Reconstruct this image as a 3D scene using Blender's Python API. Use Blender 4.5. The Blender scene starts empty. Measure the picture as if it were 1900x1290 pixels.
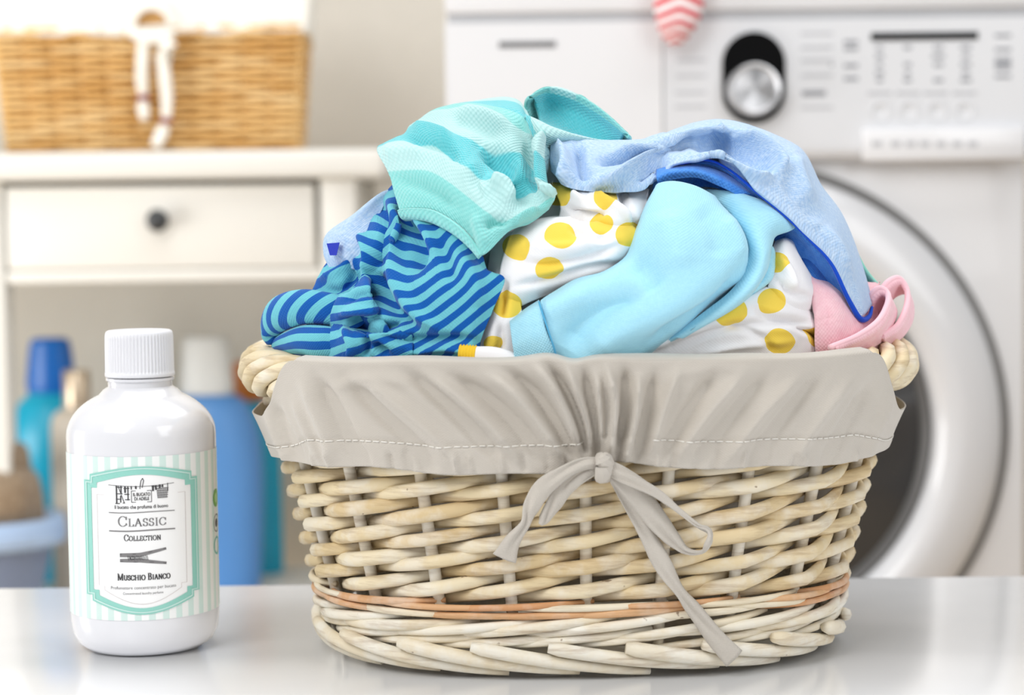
import bpy, bmesh, math, random
import numpy as np
from mathutils import Vector, Matrix
random.seed(4); np.random.seed(4)
SC = bpy.context.scene
COL = SC.collection
# ------------------------------------------------------------------ camera
CAM_H, FPX, PITCH, ROLL = 0.253, 3750.0, math.radians(3.74), math.radians(-0.7)
cam_d = bpy.data.cameras.new('camera'); cam = bpy.data.objects.new('camera', cam_d); COL.objects.link(cam)
cam_d.sensor_width = 36.0; cam_d.lens = FPX/1900*36.0
CAM_R = Matrix.Rotation(math.pi/2-PITCH, 3, 'X') @ Matrix.Rotation(ROLL, 3, 'Z')
cam.matrix_world = Matrix.Translation((0, 0, CAM_H)) @ CAM_R.to_4x4()
cam_d.dof.use_dof = True; cam_d.dof.focus_distance = 1.12; cam_d.dof.aperture_fstop = 5.6
cam_d.clip_start = 0.05
SC.camera = cam
# ------------------------------------------------------------------ world, lights, exposure
SC.view_settings.view_transform = 'Standard'; SC.view_settings.look = 'None'
SC.view_settings.exposure = 0.0; SC.view_settings.gamma = 1.0; SC.view_settings.use_curve_mapping = False
w = bpy.data.worlds.new('world'); SC.world = w; w.use_nodes = True
w.node_tree.nodes['Background'].inputs[0].default_value = (0.97, 0.985, 1.0, 1)
w.node_tree.nodes['Background'].inputs[1].default_value = 0.30
def area(name, loc, target, sx, sy, power, color=(1, 1, 1)):
    d = bpy.data.lights.new(name, 'AREA'); d.shape = 'RECTANGLE'; d.size = sx; d.size_y = sy; d.energy = power; d.color = color
    o = bpy.data.objects.new(name, d); COL.objects.link(o); o.location = loc
    o.rotation_euler = (Vector(target)-Vector(loc)).to_track_quat('-Z', 'Y').to_euler()
    return o
area('window_light', (-1.0, -0.1, 1.45), (0.05, 1.2, 0.1), 1.1, 1.2, 27, (1.0, 0.995, 0.985))
area('softbox_light', (1.2, 0.15, 0.9), (0.1, 1.2, 0.1), 0.9, 1.1, 10, (0.98, 0.99, 1.0))
area('overhead_fill_light', (0.2, 1.75, 1.9), (0.2, 1.95, 0.0), 2.4, 1.4, 31, (1.0, 0.995, 0.99))  # added overhead fill that brightens the background and the tabletop
area('dresser_fill_light', (-1.75, 1.5, 0.0), (-0.35, 2.9, -0.05), 0.9, 0.8, 19, (1.0, 0.99, 0.98))  # added fill lamp, brightens the dresser front and the space under it
# ------------------------------------------------------------------ pixel helpers (1900 x 1290 frame)
_R = np.array(CAM_R)
def unproj(px, py, d):
    """points at world distance Y = d seen through pixels px, py (arrays or scalars)"""
    px = np.asarray(px, float); py = np.asarray(py, float); d = np.asarray(d, float)
    v = np.stack([(px-950)/FPX, -(py-645)/FPX, -np.ones_like(px)], -1) @ _R.T
    k = d/v[..., 1]
    return v*k[..., None] + np.array([0, 0, CAM_H])
def U(px, py, d): return Vector(unproj(px, py, d))
# ------------------------------------------------------------------ materials
def lin(c):
    f = lambda v: v/12.92 if v <= 0.04045 else ((v+0.055)/1.055)**2.4
    return tuple(f(x/255.0) for x in c)+(1.0,)
class NT:
    def __init__(s, name):
        s.m = bpy.data.materials.new(name); s.m.use_nodes = True; s.t = s.m.node_tree
        s.b = s.t.nodes['Principled BSDF']
    def n(s, typ, **kw):
        nd = s.t.nodes.new(typ)
        for k, v in kw.items():
            if k.startswith('i_'):
                key = k[2:]; key = int(key) if key.isdigit() else key.replace('_', ' ')
                nd.inputs[key].default_value = v
            else: setattr(nd, k, v)
        return nd
    def l(s, a, b): s.t.links.new(a, b)
    def math(s, op, a, b=None, c=None):
        nd = s.n('ShaderNodeMath', operation=op)
        for i, v in enumerate((a, b, c)):
            if v is None: continue
            if hasattr(v, 'is_linked') or hasattr(v, 'links'): s.l(v, nd.inputs[i])
            else: nd.inputs[i].default_value = v
        return nd.outputs[0]
    def mix(s, f, a, b):
        nd = s.n('ShaderNodeMix', data_type='RGBA')
        for sock, v in ((nd.inputs[0], f), (nd.inputs[6], a), (nd.inputs[7], b)):
            if hasattr(v, 'links'): s.l(v, sock)
            else: sock.default_value = v
        return nd.outputs[2]
    def bump(s, h, strength=0.2, dist=0.001):
        nd = s.n('ShaderNodeBump', i_Strength=strength, i_Distance=dist); s.l(h, nd.inputs['Height']); s.l(nd.outputs[0], s.b.inputs['Normal'])
    def noise(s, vec=None, scale=10, detail=3, rough=0.5):
        nd = s.n('ShaderNodeTexNoise', i_Scale=scale, i_Detail=detail, i_Roughness=rough)
        if vec is not None: s.l(vec, nd.inputs['Vector'])
        return nd.outputs[0]
    def obj(s): return s.n('ShaderNodeTexCoord').outputs['Object']
    def uv(s, name='UVMap'): return s.n('ShaderNodeUVMap', uv_map=name).outputs[0]
    def sep(s, v):
        nd = s.n('ShaderNodeSeparateXYZ'); s.l(v, nd.inputs[0]); return nd.outputs
    def ramp(s, f, stops, interp='LINEAR'):
        nd = s.n('ShaderNodeValToRGB'); cr = nd.color_ramp; cr.interpolation = interp
        while len(cr.elements) < len(stops): cr.elements.new(0.5)
        for e, (p, c) in zip(cr.elements, stops): e.position = p; e.color = c
        s.l(f, nd.inputs[0]); return nd.outputs[0]
def plain(name, c, rough=0.5, metal=0.0, vary=0.04, scale=30, coat=0.0, bump=0.0, trans=0.0, sheen=0.0, spec=0.5):
    m = NT(name); c = lin(c); b = m.b
    f = m.noise(m.obj(), scale, 3)
    d = tuple(max(0, x*(1-vary*2)) for x in c[:3])+(1,)
    m.l(m.mix(f, d, c), b.inputs['Base Color'])
    b.inputs['Roughness'].default_value = rough; b.inputs['Metallic'].default_value = metal
    b.inputs['Coat Weight'].default_value = coat; b.inputs['Coat Roughness'].default_value = 0.05
    b.inputs['Transmission Weight'].default_value = trans; b.inputs['Sheen Weight'].default_value = sheen
    b.inputs['Specular IOR Level'].default_value = spec
    if bump: m.bump(f, bump, 0.002)
    return m.m
def weave_bump(m, uvw, freq, strength, dist=0.0006):
    x, y, z = m.sep(uvw)[:3]
    a = m.math('SINE', m.math('MULTIPLY', x, freq)); b = m.math('SINE', m.math('MULTIPLY', y, freq))
    h = m.math('MULTIPLY', a, b)
    n = m.noise(uvw, freq/40, 3)
    m.bump(m.math('ADD', h, m.math('MULTIPLY', n, 0.8)), strength, dist)
def fabric(name, c, c2=None, hscale=220, freq=2500, bump=0.25, sheen=0.3, uvname='rest'):
    m = NT(name); u = m.uv(uvname); c = lin(c); c2 = lin(c2) if c2 else tuple(x*0.93 for x in c[:3])+(1,)
    f = m.ramp(m.noise(u, hscale, 4, 0.65), [(0.35, (0, 0, 0, 1)), (0.65, (1, 1, 1, 1))])
    m.l(m.mix(f, c2, c), m.b.inputs['Base Color']); m.b.inputs['Roughness'].default_value = 0.9
    m.b.inputs['Specular IOR Level'].default_value = 0.15
    m.b.inputs['Sheen Weight'].default_value = sheen; m.b.inputs['Sheen Roughness'].default_value = 0.4
    weave_bump(m, u, freq, bump)
    return m.m
# ------------------------------------------------------------------ mesh helpers
def tag(o, label=None, cat=None, group=None, kind=None):
    if label: o['label'] = label
    if cat: o['category'] = cat
    if group: o['group'] = group
    if kind: o['kind'] = kind
    return o
def empty(name, loc=(0, 0, 0)):
    o = bpy.data.objects.new(name, None); COL.objects.link(o); o.location = loc; o.empty_display_size = 0.02; return o
def link(name, me, mat, parent=None, smooth=True):
    if mat: me.materials.append(mat)
    if smooth:
        me.polygons.foreach_set('use_smooth', [True]*len(me.polygons))
    o = bpy.data.objects.new(name, me); COL.objects.link(o)
    if parent is not None:
        o.parent = parent
        p = parent; off = Vector((0, 0, 0))
        while p is not None: off += p.location; p = p.parent
        o.location = -off          # meshes carry world coordinates
    return o
def mesh(name, verts, faces, mat, parent=None, smooth=True):
    me = bpy.data.meshes.new(name); me.from_pydata([tuple(v) for v in verts], [], faces); me.update()
    return link(name, me, mat, parent, smooth)
class MB:
    def __init__(s): s.v = []; s.f = []
    def add(s, v, f):
        k = len(s.v); s.v += [tuple(x) for x in v]; s.f += [tuple(i+k for i in q) for q in f]; return s
    def box(s, a, b, bev=0.0, seg=2):
        bm = bmesh.new(); bmesh.ops.create_cube(bm, size=1)
        a, b = [min(x, y) for x, y in zip(a, b)], [max(x, y) for x, y in zip(a, b)]
        for v in bm.verts: v.co = Vector([(a[i]+b[i])/2+v.co[i]*(b[i]-a[i]) for i in range(3)])
        if bev: bmesh.ops.bevel(bm, geom=bm.edges[:], offset=bev, segments=seg, affect='EDGES', profile=0.5)
        bm.verts.ensure_lookup_table(); bm.verts.index_update()
        s.add([v.co[:] for v in bm.verts], [[v.index for v in f.verts] for f in bm.faces]); bm.free(); return s
    def tube(s, pts, r, n=8, caps=True, flat=1.0, closed=False):
        pts = [Vector(p) for p in pts]; N = len(pts)
        rr = r if hasattr(r, '__len__') else [r]*N
        rings = []; up = Vector((0.05, 0.1, 1)).normalized()
        for i in range(N):
            if closed: t = pts[(i+1) % N]-pts[i-1]
            else: t = pts[min(i+1, N-1)]-pts[max(i-1, 0)]
            t.normalize()
            a = up-t*up.dot(t)
            if a.length < 1e-3: a = Vector((1, 0, 0))-t*t.x
            a.normalize(); b = t.cross(a)
            rings.append([pts[i]+a*(rr[i]*math.cos(2*math.pi*k/n))+b*(rr[i]*flat*math.sin(2*math.pi*k/n)) for k in range(n)])
        v = [p for ring in rings for p in ring]
        f = []
        for i in range(N if closed else N-1):
            j = (i+1) % N
            for k in range(n): f.append((i*n+k, j*n+k, j*n+(k+1) % n, i*n+(k+1) % n))
        if caps and not closed: f.append(tuple(range(n))); f.append(tuple((N-1)*n+k for k in reversed(range(n))))
        s.add(v, f); return s
    def lathe(s, prof, c, n=48, sx=1.0, sy=1.0):
        v = []; f = []; N = len(prof)
        for r, z in prof:
            for k in range(n):
                a = 2*math.pi*k/n; v.append((c[0]+r*sx*math.cos(a), c[1]+r*sy*math.sin(a), c[2]+z))
        for i in range(N-1):
            for k in range(n): f.append((i*n+k, i*n+(k+1) % n, (i+1)*n+(k+1) % n, (i+1)*n+k))
        f.append(tuple(reversed(range(n)))); f.append(tuple((N-1)*n+k for k in range(n)))
        s.add(v, f); return s
    def prism(s, poly, y0, y1):
        """polygon in x,z extruded along y"""
        n = len(poly); v = [(p[0], y0, p[1]) for p in poly]+[(p[0], y1, p[1]) for p in poly]
        f = [tuple(range(n)), tuple(reversed(range(n, 2*n)))]+[(i, i+n, (i+1) % n+n, (i+1) % n) for i in range(n)]
        s.add(v, f); return s
    def disc_y(s, c, prof, n=64):
        """lathe about the y axis: prof = (r, dy)"""
        v = []; f = []; N = len(prof)
        for r, y in prof:
            for k in range(n):
                a = 2*math.pi*k/n; v.append((c[0]+r*math.cos(a), c[1]+y, c[2]+r*math.sin(a)))
        for i in range(N-1):
            for k in range(n): f.append((i*n+k, (i+1)*n+k, (i+1)*n+(k+1) % n, i*n+(k+1) % n))
        s.add(v, f); return s
    def build(s, name, mat, parent=None, smooth=True, sharp=True):
        o = mesh(name, s.v, s.f, mat, parent, smooth)
        bm = bmesh.new(); bm.from_mesh(o.data); bmesh.ops.recalc_face_normals(bm, faces=bm.faces[:])
        if smooth and sharp:
            for e in bm.edges:
                if len(e.link_faces) == 2 and e.calc_face_angle(0) > math.radians(38): e.smooth = False
        bm.to_mesh(o.data); bm.free()
        return o
def catmull(P, t):
    """P (n, k) control points, t in [0, n-1] -> interpolated"""
    P = np.asarray(P, float); n = len(P); t = np.clip(np.asarray(t, float), 0, n-1)
    i = np.minimum(t.astype(int), n-2); f = (t-i)[:, None]
    g = lambda k: np.where(((k < 0) | (k > n-1))[:, None], np.where((k < 0)[:, None], 2*P[0]-P[1], 2*P[-1]-P[-2]), P[np.clip(k, 0, n-1)])
    p0, p1, p2, p3 = g(i-1), g(i), g(i+1), g(i+2)
    return 0.5*(2*p1+(p2-p0)*f+(2*p0-5*p1+4*p2-p3)*f**2+(3*p1-p0-3*p2+p3)*f**3)
def spline(P, n): return catmull(P, np.linspace(0, len(P)-1, n))
# ================================================================== THE SETTING
FLOOR_Z = -0.56; WALL_Y = 2.96
def wall_mat():
    m = NT('wall_paint'); f = m.noise(m.obj(), 40, 4)
    m.l(m.mix(f, lin((220, 214, 203)), lin((226, 220, 209))), m.b.inputs['Base Color']); m.b.inputs['Roughness'].default_value = 0.85
    m.bump(f, 0.05, 0.001); return m.m
def floor_mat():
    m = NT('floor_vinyl'); v = m.obj(); f = m.noise(v, 6, 5)
    m.l(m.mix(f, lin((206, 180, 146)), lin((222, 200, 168))), m.b.inputs['Base Color']); m.b.inputs['Roughness'].default_value = 0.45; return m.m
tag(MB().box((-2.6, WALL_Y, FLOOR_Z), (2.6, WALL_Y+0.1, 1.9)).build('wall_back', wall_mat(), smooth=False), kind='structure')
tag(MB().box((-2.6, -0.6, FLOOR_Z-0.1), (2.6, WALL_Y+0.1, FLOOR_Z)).build('floor', floor_mat(), smooth=False), kind='structure')
M_CREAM = plain('cream_lacquer', (229, 227, 220), 0.38, vary=0.01)
tag(MB().box((-2.6, WALL_Y-0.014, FLOOR_Z), (2.6, WALL_Y, FLOOR_Z+0.08), 0.003).build('baseboard_back', M_CREAM, smooth=False), kind='structure')
# ------------------------------------------------------------------ the glossy white table
def table_mat():
    m = NT('white_gloss_laminate'); f = m.noise(m.obj(), 3, 3)
    m.l(m.mix(f, lin((243, 244, 246)), lin((247, 248, 250))), m.b.inputs['Base Color'])
    m.b.inputs['Roughness'].default_value = 0.16; m.b.inputs['Specular IOR Level'].default_value = 0.42
    r = m.noise(m.obj(), 9, 2); m.l(m.math('MULTIPLY_ADD', r, 0.1, 0.09), m.b.inputs['Roughness']); return m.m
M_TABLE = table_mat()
tb = tag(empty('table', (0, 0.95, FLOOR_Z)), 'glossy white tabletop under the full laundry basket and the bottle', 'table')
MB().box((-1.0, 0.42, -0.03), (1.0, 1.385, 0.0), 0.0025).build('tabletop', M_TABLE, tb)
for x in (-0.95, 0.95):
    for y in (0.47, 1.33): MB().box((x-0.025, y-0.025, FLOOR_Z), (x+0.025, y+0.025, -0.0305), 0.003).build('leg', M_TABLE, tb)
# ------------------------------------------------------------------ washing machine
WY = 2.10
M_WHITE = plain('washer_enamel', (233, 233, 235), 0.28, vary=0.008, coat=0.3)
M_PANEL = plain('washer_panel_plastic', (222, 223, 226), 0.35, vary=0.008)
M_RING = plain('door_ring_plastic', (222, 223, 226), 0.22, vary=0.01, coat=0.4)
M_SEAM = plain('seam_grey', (128, 127, 126), 0.5)
M_BLACK = plain('gloss_black', (6, 6, 7), 0.5, spec=0.08)
M_PRINT = plain('grey_print', (150, 152, 158), 0.6)
M_PRINT2 = plain('pale_grey_print', (194, 195, 199), 0.6)
def chrome_mat():
    m = NT('brushed_chrome'); x, y, z = m.sep(m.obj())[:3]
    m.b.inputs['Metallic'].default_value = 1; m.b.inputs['Roughness'].default_value = 0.32
    m.b.inputs['Base Color'].default_value = lin((214, 214, 216)); m.b.inputs['Anisotropic'].default_value = 0.85
    t = m.n('ShaderNodeTangent', direction_type='RADIAL', axis='Y'); m.l(t.outputs[0], m.b.inputs['Tangent'])
    return m.m
def P(px, py, d=WY): return U(px, py, d)
wl, wr = P(832, 400).x, P(1903, 400).x
wtop = P(1366, -55).z
wm = tag(empty('washing_machine', ((wl+wr)/2, WY+0.3, FLOOR_Z)), 'white front-loading washing machine with round door and black dial plate', 'washing machine')
MB().box((wl, WY, FLOOR_Z+0.02), (wr, WY+0.6, wtop-0.001), 0.006).build('body', M_WHITE, wm)
for x in (wl+0.06, wr-0.06):
    for y in (WY+0.06, WY+0.54): MB().lathe([(0.02, 0), (0.02, 0.0195)], (x, y, FLOOR_Z), 16).build('foot', M_BLACK, wm)
# control panel housing: rounded lower lip that overhangs the body
zl, zt = P(1366, 300).z, P(1366, 42).z
zb0 = P(1366, 315).z
def housing(x0, x1, ytop, ybot, zt, zb, mat, name, lip=0.012):
    prof = [(WY, zt), (WY-ytop, zt), (WY-ybot, zb+lip*1.4)]
    for k in range(7):
        a = math.pi/2*k/6; prof.append((WY-ybot+lip*(1-math.cos(a)), zb+lip-lip*math.sin(a)))
    prof.append((WY, zb))
    n = len(prof); v = [(x0, p[0], p[1]) for p in prof]+[(x1, p[0], p[1]) for p in prof]
    f = [tuple(range(n)), tuple(reversed(range(n, 2*n)))]+[(i, i+n, (i+1) % n+n, (i+1) % n) for i in range(n)]
    return MB().add(v, f).build(name, mat, wm)
xs = P(1226, 150).x
housing(xs+0.0006, wr, 0.028, 0.030, zt, zl, M_PANEL, 'control_panel')
housing(wl, xs-0.0006, 0.028, 0.030, zt, zl, M_WHITE, 'detergent_drawer')
MB().box((wl, WY-0.030, P(1366, 24).z), (wr, WY+0.6, wtop), 0.004).build('lid', M_WHITE, wm)
MB().box((wl+0.003, WY-0.024, zt+0.0004), (wr-0.003, WY-0.0004, P(1366, 24).z-0.0004)).build('lid_seam', plain('lid_seam_grey', (196, 197, 200), 0.5), wm)
yp = WY-0.0225
def face_y(py):  # panel front face depth at a pixel row
    z0_ = zl+0.0168; t = (P(1366, py).z-z0_)/(zt-z0_); return WY-0.030+0.002*max(0, min(1, t))
def slab(name, x0, y0, x1, y1, mat, parent, out=0.0006, bev=0.0):
    cx, cy = (x0+x1)/2, (y0+y1)/2; yy = face_y(cy)-out
    a, b = U(cx, cy, yy), None
    hw = (x1-x0)/2/FPX*yy; hh = (y1-y0)/2/FPX*yy
    return MB().box((a.x-hw, yy, a.z-hh), (a.x+hw, yy+out+0.0035, a.z+hh), bev).build(name, mat, parent)
slab('drawer_handle_slot', 926, 77, 1031, 88, plain('slot_grey', (112, 112, 114), 0.5), wm, 0.0008)
# stadium dial plate
def stadium(cx, y0, y1, hw, out, mat, name, parent):
    pts = []; yy = face_y((y0+y1)/2)-out; c = U(cx, (y0+y1)/2, yy); s = yy/FPX; R = hw*s; H = (y1-y0)/2*s-R
    for k in range(33):
        a = math.pi*k/32; pts.append((c.x+R*math.cos(a), c.z+H+R*math.sin(a)))
    for k in range(33):
        a = math.pi+math.pi*k/32; pts.append((c.x+R*math.cos(a), c.z-H+R*math.sin(a)))
    return MB().prism(pts, yy, yy+out+0.007).build(name, mat, parent)
plate = stadium(1399, 60, 228, 58, 0.004, M_BLACK, 'dial_plate', wm)
kc = U(1396, 167, face_y(167)-0.004); r = 49*kc.y/FPX
MB().disc_y(kc, [(r, 0.006), (r*1.0, -0.018), (r*0.95, -0.022), (r*0.86, -0.0225), (r*0.8, -0.0195), (r*0.4, -0.0185), (0.0004, -0.018)]).build('dial_knob', chrome_mat(), wm)
slab('display', 1617, 60, 1814, 74, M_BLACK, wm, 0.001)
def prints(name, rects, mat):
    for r_ in rects: slab(name, *r_, mat, wm, 0.0004)
rects = []
for i, cx in enumerate((1632, 1684, 1741, 1792)):
    for j, cy in enumerate((88, 104, 120, 136, 149)):
        if (i*5+j) % 7 == 6: continue
        hw = (8, 7, 12, 10)[i]*(0.75+0.25*((i+j) % 2)); rects.append((cx-hw, cy-3.2, cx+hw, cy+3.2))
for cy in (66, 92, 110, 118, 126, 142): rects.append((1846, cy-3, 1876, cy+3))
for cy in (78, 90, 122, 146): rects.append((1566, cy-3.5, 1592, cy+3.5))
rects += [(1488, 168, 1532, 178), (1540, 118, 1545, 123)]
prints('panel_print', rects, M_PRINT)
rects = []
for cy in (112, 141, 172, 198): rects.append((1262-0.1*cy/2, cy-2.5, 1310, cy+2.5))
for cy in (62, 88, 112, 140, 200): rects.append((1486, cy-2.5, 1545, cy+2.5))
for cx in (1632, 1684, 1736, 1790): rects.append((cx-22, 170, cx+22, 176))
prints('faint_panel_print', rects, M_PRINT2)
for cx in (1634, 1686, 1738, 1790):                 # round touch buttons
    c = U(cx, 206, face_y(206)); R = 19*c.y/FPX
    MB().disc_y(c, [(R, 0.003), (R, -0.0008), (R*0.9, -0.0012), (R*0.8, -0.0004), (0.0003, -0.0004)], 40).build('touch_button', M_PANEL, wm)
slab('button_bar', 1602, 238, 1903, 297, M_WHITE, wm, 0.008, 0.003)
def slab2(name, x0, y0, x1, y1, mat, parent, extra, out=0.0004):
    cx, cy = (x0+x1)/2, (y0+y1)/2; yy = face_y(cy)-extra-out; a = U(cx, cy, yy); s = yy/FPX
    return MB().box((a.x-(x1-x0)/2*s, yy, a.z-(y1-y0)/2*s), (a.x+(x1-x0)/2*s, yy+out+0.001, a.z+(y1-y0)/2*s)).build(name, mat, parent)
for cx in (1627, 1662, 1690, 1716, 1746, 1776, 1805): slab2('faint_panel_print', cx-9, 262, cx+9, 272, M_PRINT2, wm, 0.0080)
# door: recess ring, bezel, glass bowl
dc = P(1368, 802); k = WY/FPX
MB().disc_y((dc.x, WY, dc.z), [(505*k, 0.002), (505*k, -0.006), (490*k, -0.007), (488*k, 0.002)], 128).build('door_gap_ring', M_SEAM, wm)
door = MB().disc_y((dc.x, WY, dc.z), [(487*k, 0.002), (487*k, -0.014), (480*k, -0.022), (455*k, -0.030), (415*k, -0.036), (388*k, -0.036), (368*k, -0.028), (358*k, -0.014), (356*k, 0.0)], 128).build('door', M_RING, wm)
MB().disc_y((dc.x, WY, dc.z), [(357*k, -0.012), (352*k, -0.017), (344*k, -0.014), (338*k, -0.004), (338*k, -0.0005)], 96).build('door_gasket', plain('gasket_rubber', (92, 91, 90), 0.45), door)
MB().disc_y((dc.x, WY, dc.z), [(339*k, -0.005), (300*k, -0.006), (220*k, -0.010), (110*k, -0.016), (0.0005, -0.018)], 96).build('door_glass', plain('dark_porthole_glass', (52, 51, 51), 0.12, coat=0.5), door)
# ------------------------------------------------------------------ striped sock hung over the washer lid
def sock():
    m = NT('red_white_sock_knit'); x, y, z = m.sep(m.uv('rest'))[:3]
    d = m.math('ABSOLUTE', m.math('SUBTRACT', x, 0.5))
    ph = m.math('FRACT', m.math('ADD', m.math('MULTIPLY', y, 6.2), m.math('MULTIPLY', d, 1.3)))
    m.l(m.mix(m.math('GREATER_THAN', ph, 0.5), lin((243, 238, 237)), lin((214, 62, 74))), m.b.inputs['Base Color'])
    m.b.inputs['Roughness'].default_value = 0.9
    y0 = WY-0.052
    rows = []  # px, py, half width px, depth
    path = [(1252, 84, 3, y0), (1253, 80, 14, y0), (1254, 66, 26, y0-.001), (1257, 45, 37, y0-.002), (1259, 20, 44, y0-.002), (1260, -10, 47, y0), (1261, -40, 48, y0+.006)]
    pts = []
    for cx, cy, hw, d in path: c = U(cx, cy, d); pts.append((c.x, c.y, c.z, hw*d/FPX))
    x1 = pts[-1][0]; pts += [(x1, WY-0.040, wtop+0.010, .027), (x1, WY-0.006, wtop+0.0135, .027), (x1, WY+0.06, wtop+0.0115, .027), (x1+.01, WY+0.15, wtop+0.0115, .028)]
    Q = spline(pts, 60); n = 24; v = []; f = []; uv = []
    for i in range(60):
        c = Vector(Q[i][:3]); t = Vector(Q[min(i+1, 59)][:3])-Vector(Q[max(i-1, 0)][:3]); t.normalize()
        nrm = t.cross(Vector((1, 0, 0))).normalized(); wdt = Q[i][3]
        for k_ in range(n):
            a = 2*math.pi*k_/n; v.append(c+Vector((1, 0, 0))*wdt*math.cos(a)+nrm*min(0.010, wdt*0.5)*math.sin(a)); uv.append((0.5+0.5*math.cos(a), i/59*1.9))
    for i in range(59):
        for k_ in range(n): f.append((i*n+k_, i*n+(k_+1) % n, (i+1)*n+(k_+1) % n, (i+1)*n+k_))
    f.append(tuple(reversed(range(n)))); f.append(tuple(59*n+k_ for k_ in range(n)))
    o = mesh('sock', v, f, m.m); ul = o.data.uv_layers.new(name='rest')
    for lp in o.data.loops: ul.data[lp.index].uv = uv[lp.vertex_index]
    tag(o, 'red and white striped sock hanging over the front of the washing machine', 'sock')
sock()
# ------------------------------------------------------------------ dresser with one drawer
DY = 2.45
dr = empty('dresser', (-0.42, DY+0.19, FLOOR_Z)); tag(dr, 'cream wooden dresser with drawer and dark round knob under the honey basket', 'dresser')
def DX(px, d=DY): return U(px, 400, d).x
def DZ(py, d=DY, px=300): return U(px, py, d).z
ztop0, ztop1 = DZ(334), DZ(281)
MB().box((DX(-680), DY-0.022, ztop0), (DX(716), DY+0.40, ztop1), 0.008, 3).build('top_board', M_CREAM, dr)
zr0, zr1 = DZ(524), DZ(500)
SHELF_Z = DZ(1150)
for (a, b, ys_) in ((DX(-66), DX(4), (0,)), (DX(594), DX(660), (0, .33)), (DX(-670), DX(-604), (0, .33))):
    for (y0, y1) in [(DY+q_, DY+q_+0.045) for q_ in ys_]:
        MB().box((a, y0, FLOOR_Z), (b, y1, ztop0-0.0005), 0.003).build('leg', M_CREAM, dr)
MB().box((DX(4)+0.0004, DY+0.004, zr0), (DX(594)-0.0004, DY+0.030, zr1), 0.004).build('rail', M_CREAM, dr)
MB().box((DX(-604)+0.0004, DY+0.004, zr0), (DX(-66)-0.0004, DY+0.030, zr1), 0.004).build('rail', M_CREAM, dr)
MB().box((DX(-604)+0.0004, DY+0.35, zr0), (DX(594)-0.0004, DY+0.37, ztop0-0.0005), 0.002).build('back_panel', M_CREAM, dr)
for a, b in ((DX(-660), DX(-648)), (DX(636), DX(648))):
    MB().box((a, DY+0.0455, zr0), (b, DY+0.3295, ztop0-0.0005), 0.001).build('side_panel', M_CREAM, dr)
M_KNOB = plain('dark_knob', (52, 54, 56), 0.35)
for q_ in (0, -605):
    dwr = MB().box((DX(9+q_), DY+0.003, DZ(498)), (DX(583+q_*0.985), DY+0.022, DZ(344)), 0.003).build('drawer', M_CREAM, dr)
    MB().box((DX(14+q_), DY+0.0225, DZ(494)), (DX(577+q_*0.985), DY+0.32, DZ(360)), 0.002).build('drawer_box', M_CREAM, dwr)
    kc = U(297, 409, DY+0.003); kx = kc.x+(DX(q_)-DX(0))
    MB().disc_y((kx, DY+0.003, kc.z), [(0.006, 0.002), (0.006, -0.008), (0.0125, -0.014), (0.0138, -0.019), (0.012, -0.024), (0.006, -0.027), (0.0003, -0.0275)], 32).build('drawer_knob', M_KNOB, dwr)
MB().box((DX(-600), DY+0.001, SHELF_Z-0.02), (DX(590), DY+0.375, SHELF_Z), 0.003).build('lower_shelf', M_CREAM, dr)
# ------------------------------------------------------------------ honey wicker basket on the dresser
def honey_mat():
    m = NT('honey_willow'); rnd = m.n('ShaderNodeObjectInfo').outputs['Random']; f = m.noise(m.obj(), 60, 3)
    c = m.ramp(rnd, [(0, lin((216, 164, 88))), (0.5, lin((238, 194, 124))), (1, lin((248, 214, 154)))])
    m.l(m.mix(m.math('MULTIPLY', f, 0.25), c, lin((160, 108, 50))), m.b.inputs['Base Color']); m.b.inputs['Roughness'].default_value = 0.5; return m.m
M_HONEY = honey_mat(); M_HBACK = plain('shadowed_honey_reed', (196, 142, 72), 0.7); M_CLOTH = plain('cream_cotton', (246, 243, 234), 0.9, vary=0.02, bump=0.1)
hb = empty('wicker_basket', (DX(282), DY+0.14, ztop1)); tag(hb, 'honey brown wicker basket with cream liner standing on the dresser', 'basket')
HY = DY+0.035; HD = 0.25
hbw0, hbw1 = (DX(550, HY)-DX(14, HY))/2, (DX(577, HY)-DX(-13, HY))/2; hcx = DX(282, HY); HZ0 = ztop1+0.001; HZ1 = DZ(-70, HY)
def hb_pt(s, z):
    """s in 0..4 round the four sides, outer surface"""
    t = (z-HZ0)/(HZ1-HZ0); hw = hbw0+(hbw1-hbw0)*t; y0 = HY+0.012*(1-t); y1 = HY+HD-0.012*(1-t)
    kk = int(s) % 4; f = s-int(s)
    cr = [(hcx-hw, y0), (hcx+hw, y0), (hcx+hw*0.9, y1), (hcx-hw*0.9, y1)]
    a, b = cr[kk], cr[(kk+1) % 4]
    return Vector((a[0]+(b[0]-a[0])*f, a[1]+(b[1]-a[1])*f, z))
NF, NS, NR = 11, 6, 17                      # stakes on front, side; rows
rows_z = [HZ0+0.006+i*(DZ(60, HY)-HZ0)/NR for i in range(NR+1)]
def bar(pa, pb, bulge, r):
    a, b = Vector(pa), Vector(pb); out = Vector(((b-a).y, -(b-a).x, 0)).normalized()
    pts = [a+(b-a)*t+out*bulge*math.sin(math.pi*t) for t in (0, .25, .5, .75, 1)]
    return MB().tube(pts, r, 5, True)
for j, z in enumerate(rows_z):
    for side, n in ((0, NF), (1, NS)):
        off = (j % 2)
        for i in range(-off, n, 2):
            i0, i1 = max(0, i), min(n, i+2)
            o = bar(hb_pt(side+min(i0/n, .9999), z), hb_pt(side+min(i1/n, .9999), z), 0.0055*(i1-i0)/2, 0.0036).build('weave_rod', M_HONEY, hb, sharp=False)
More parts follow.
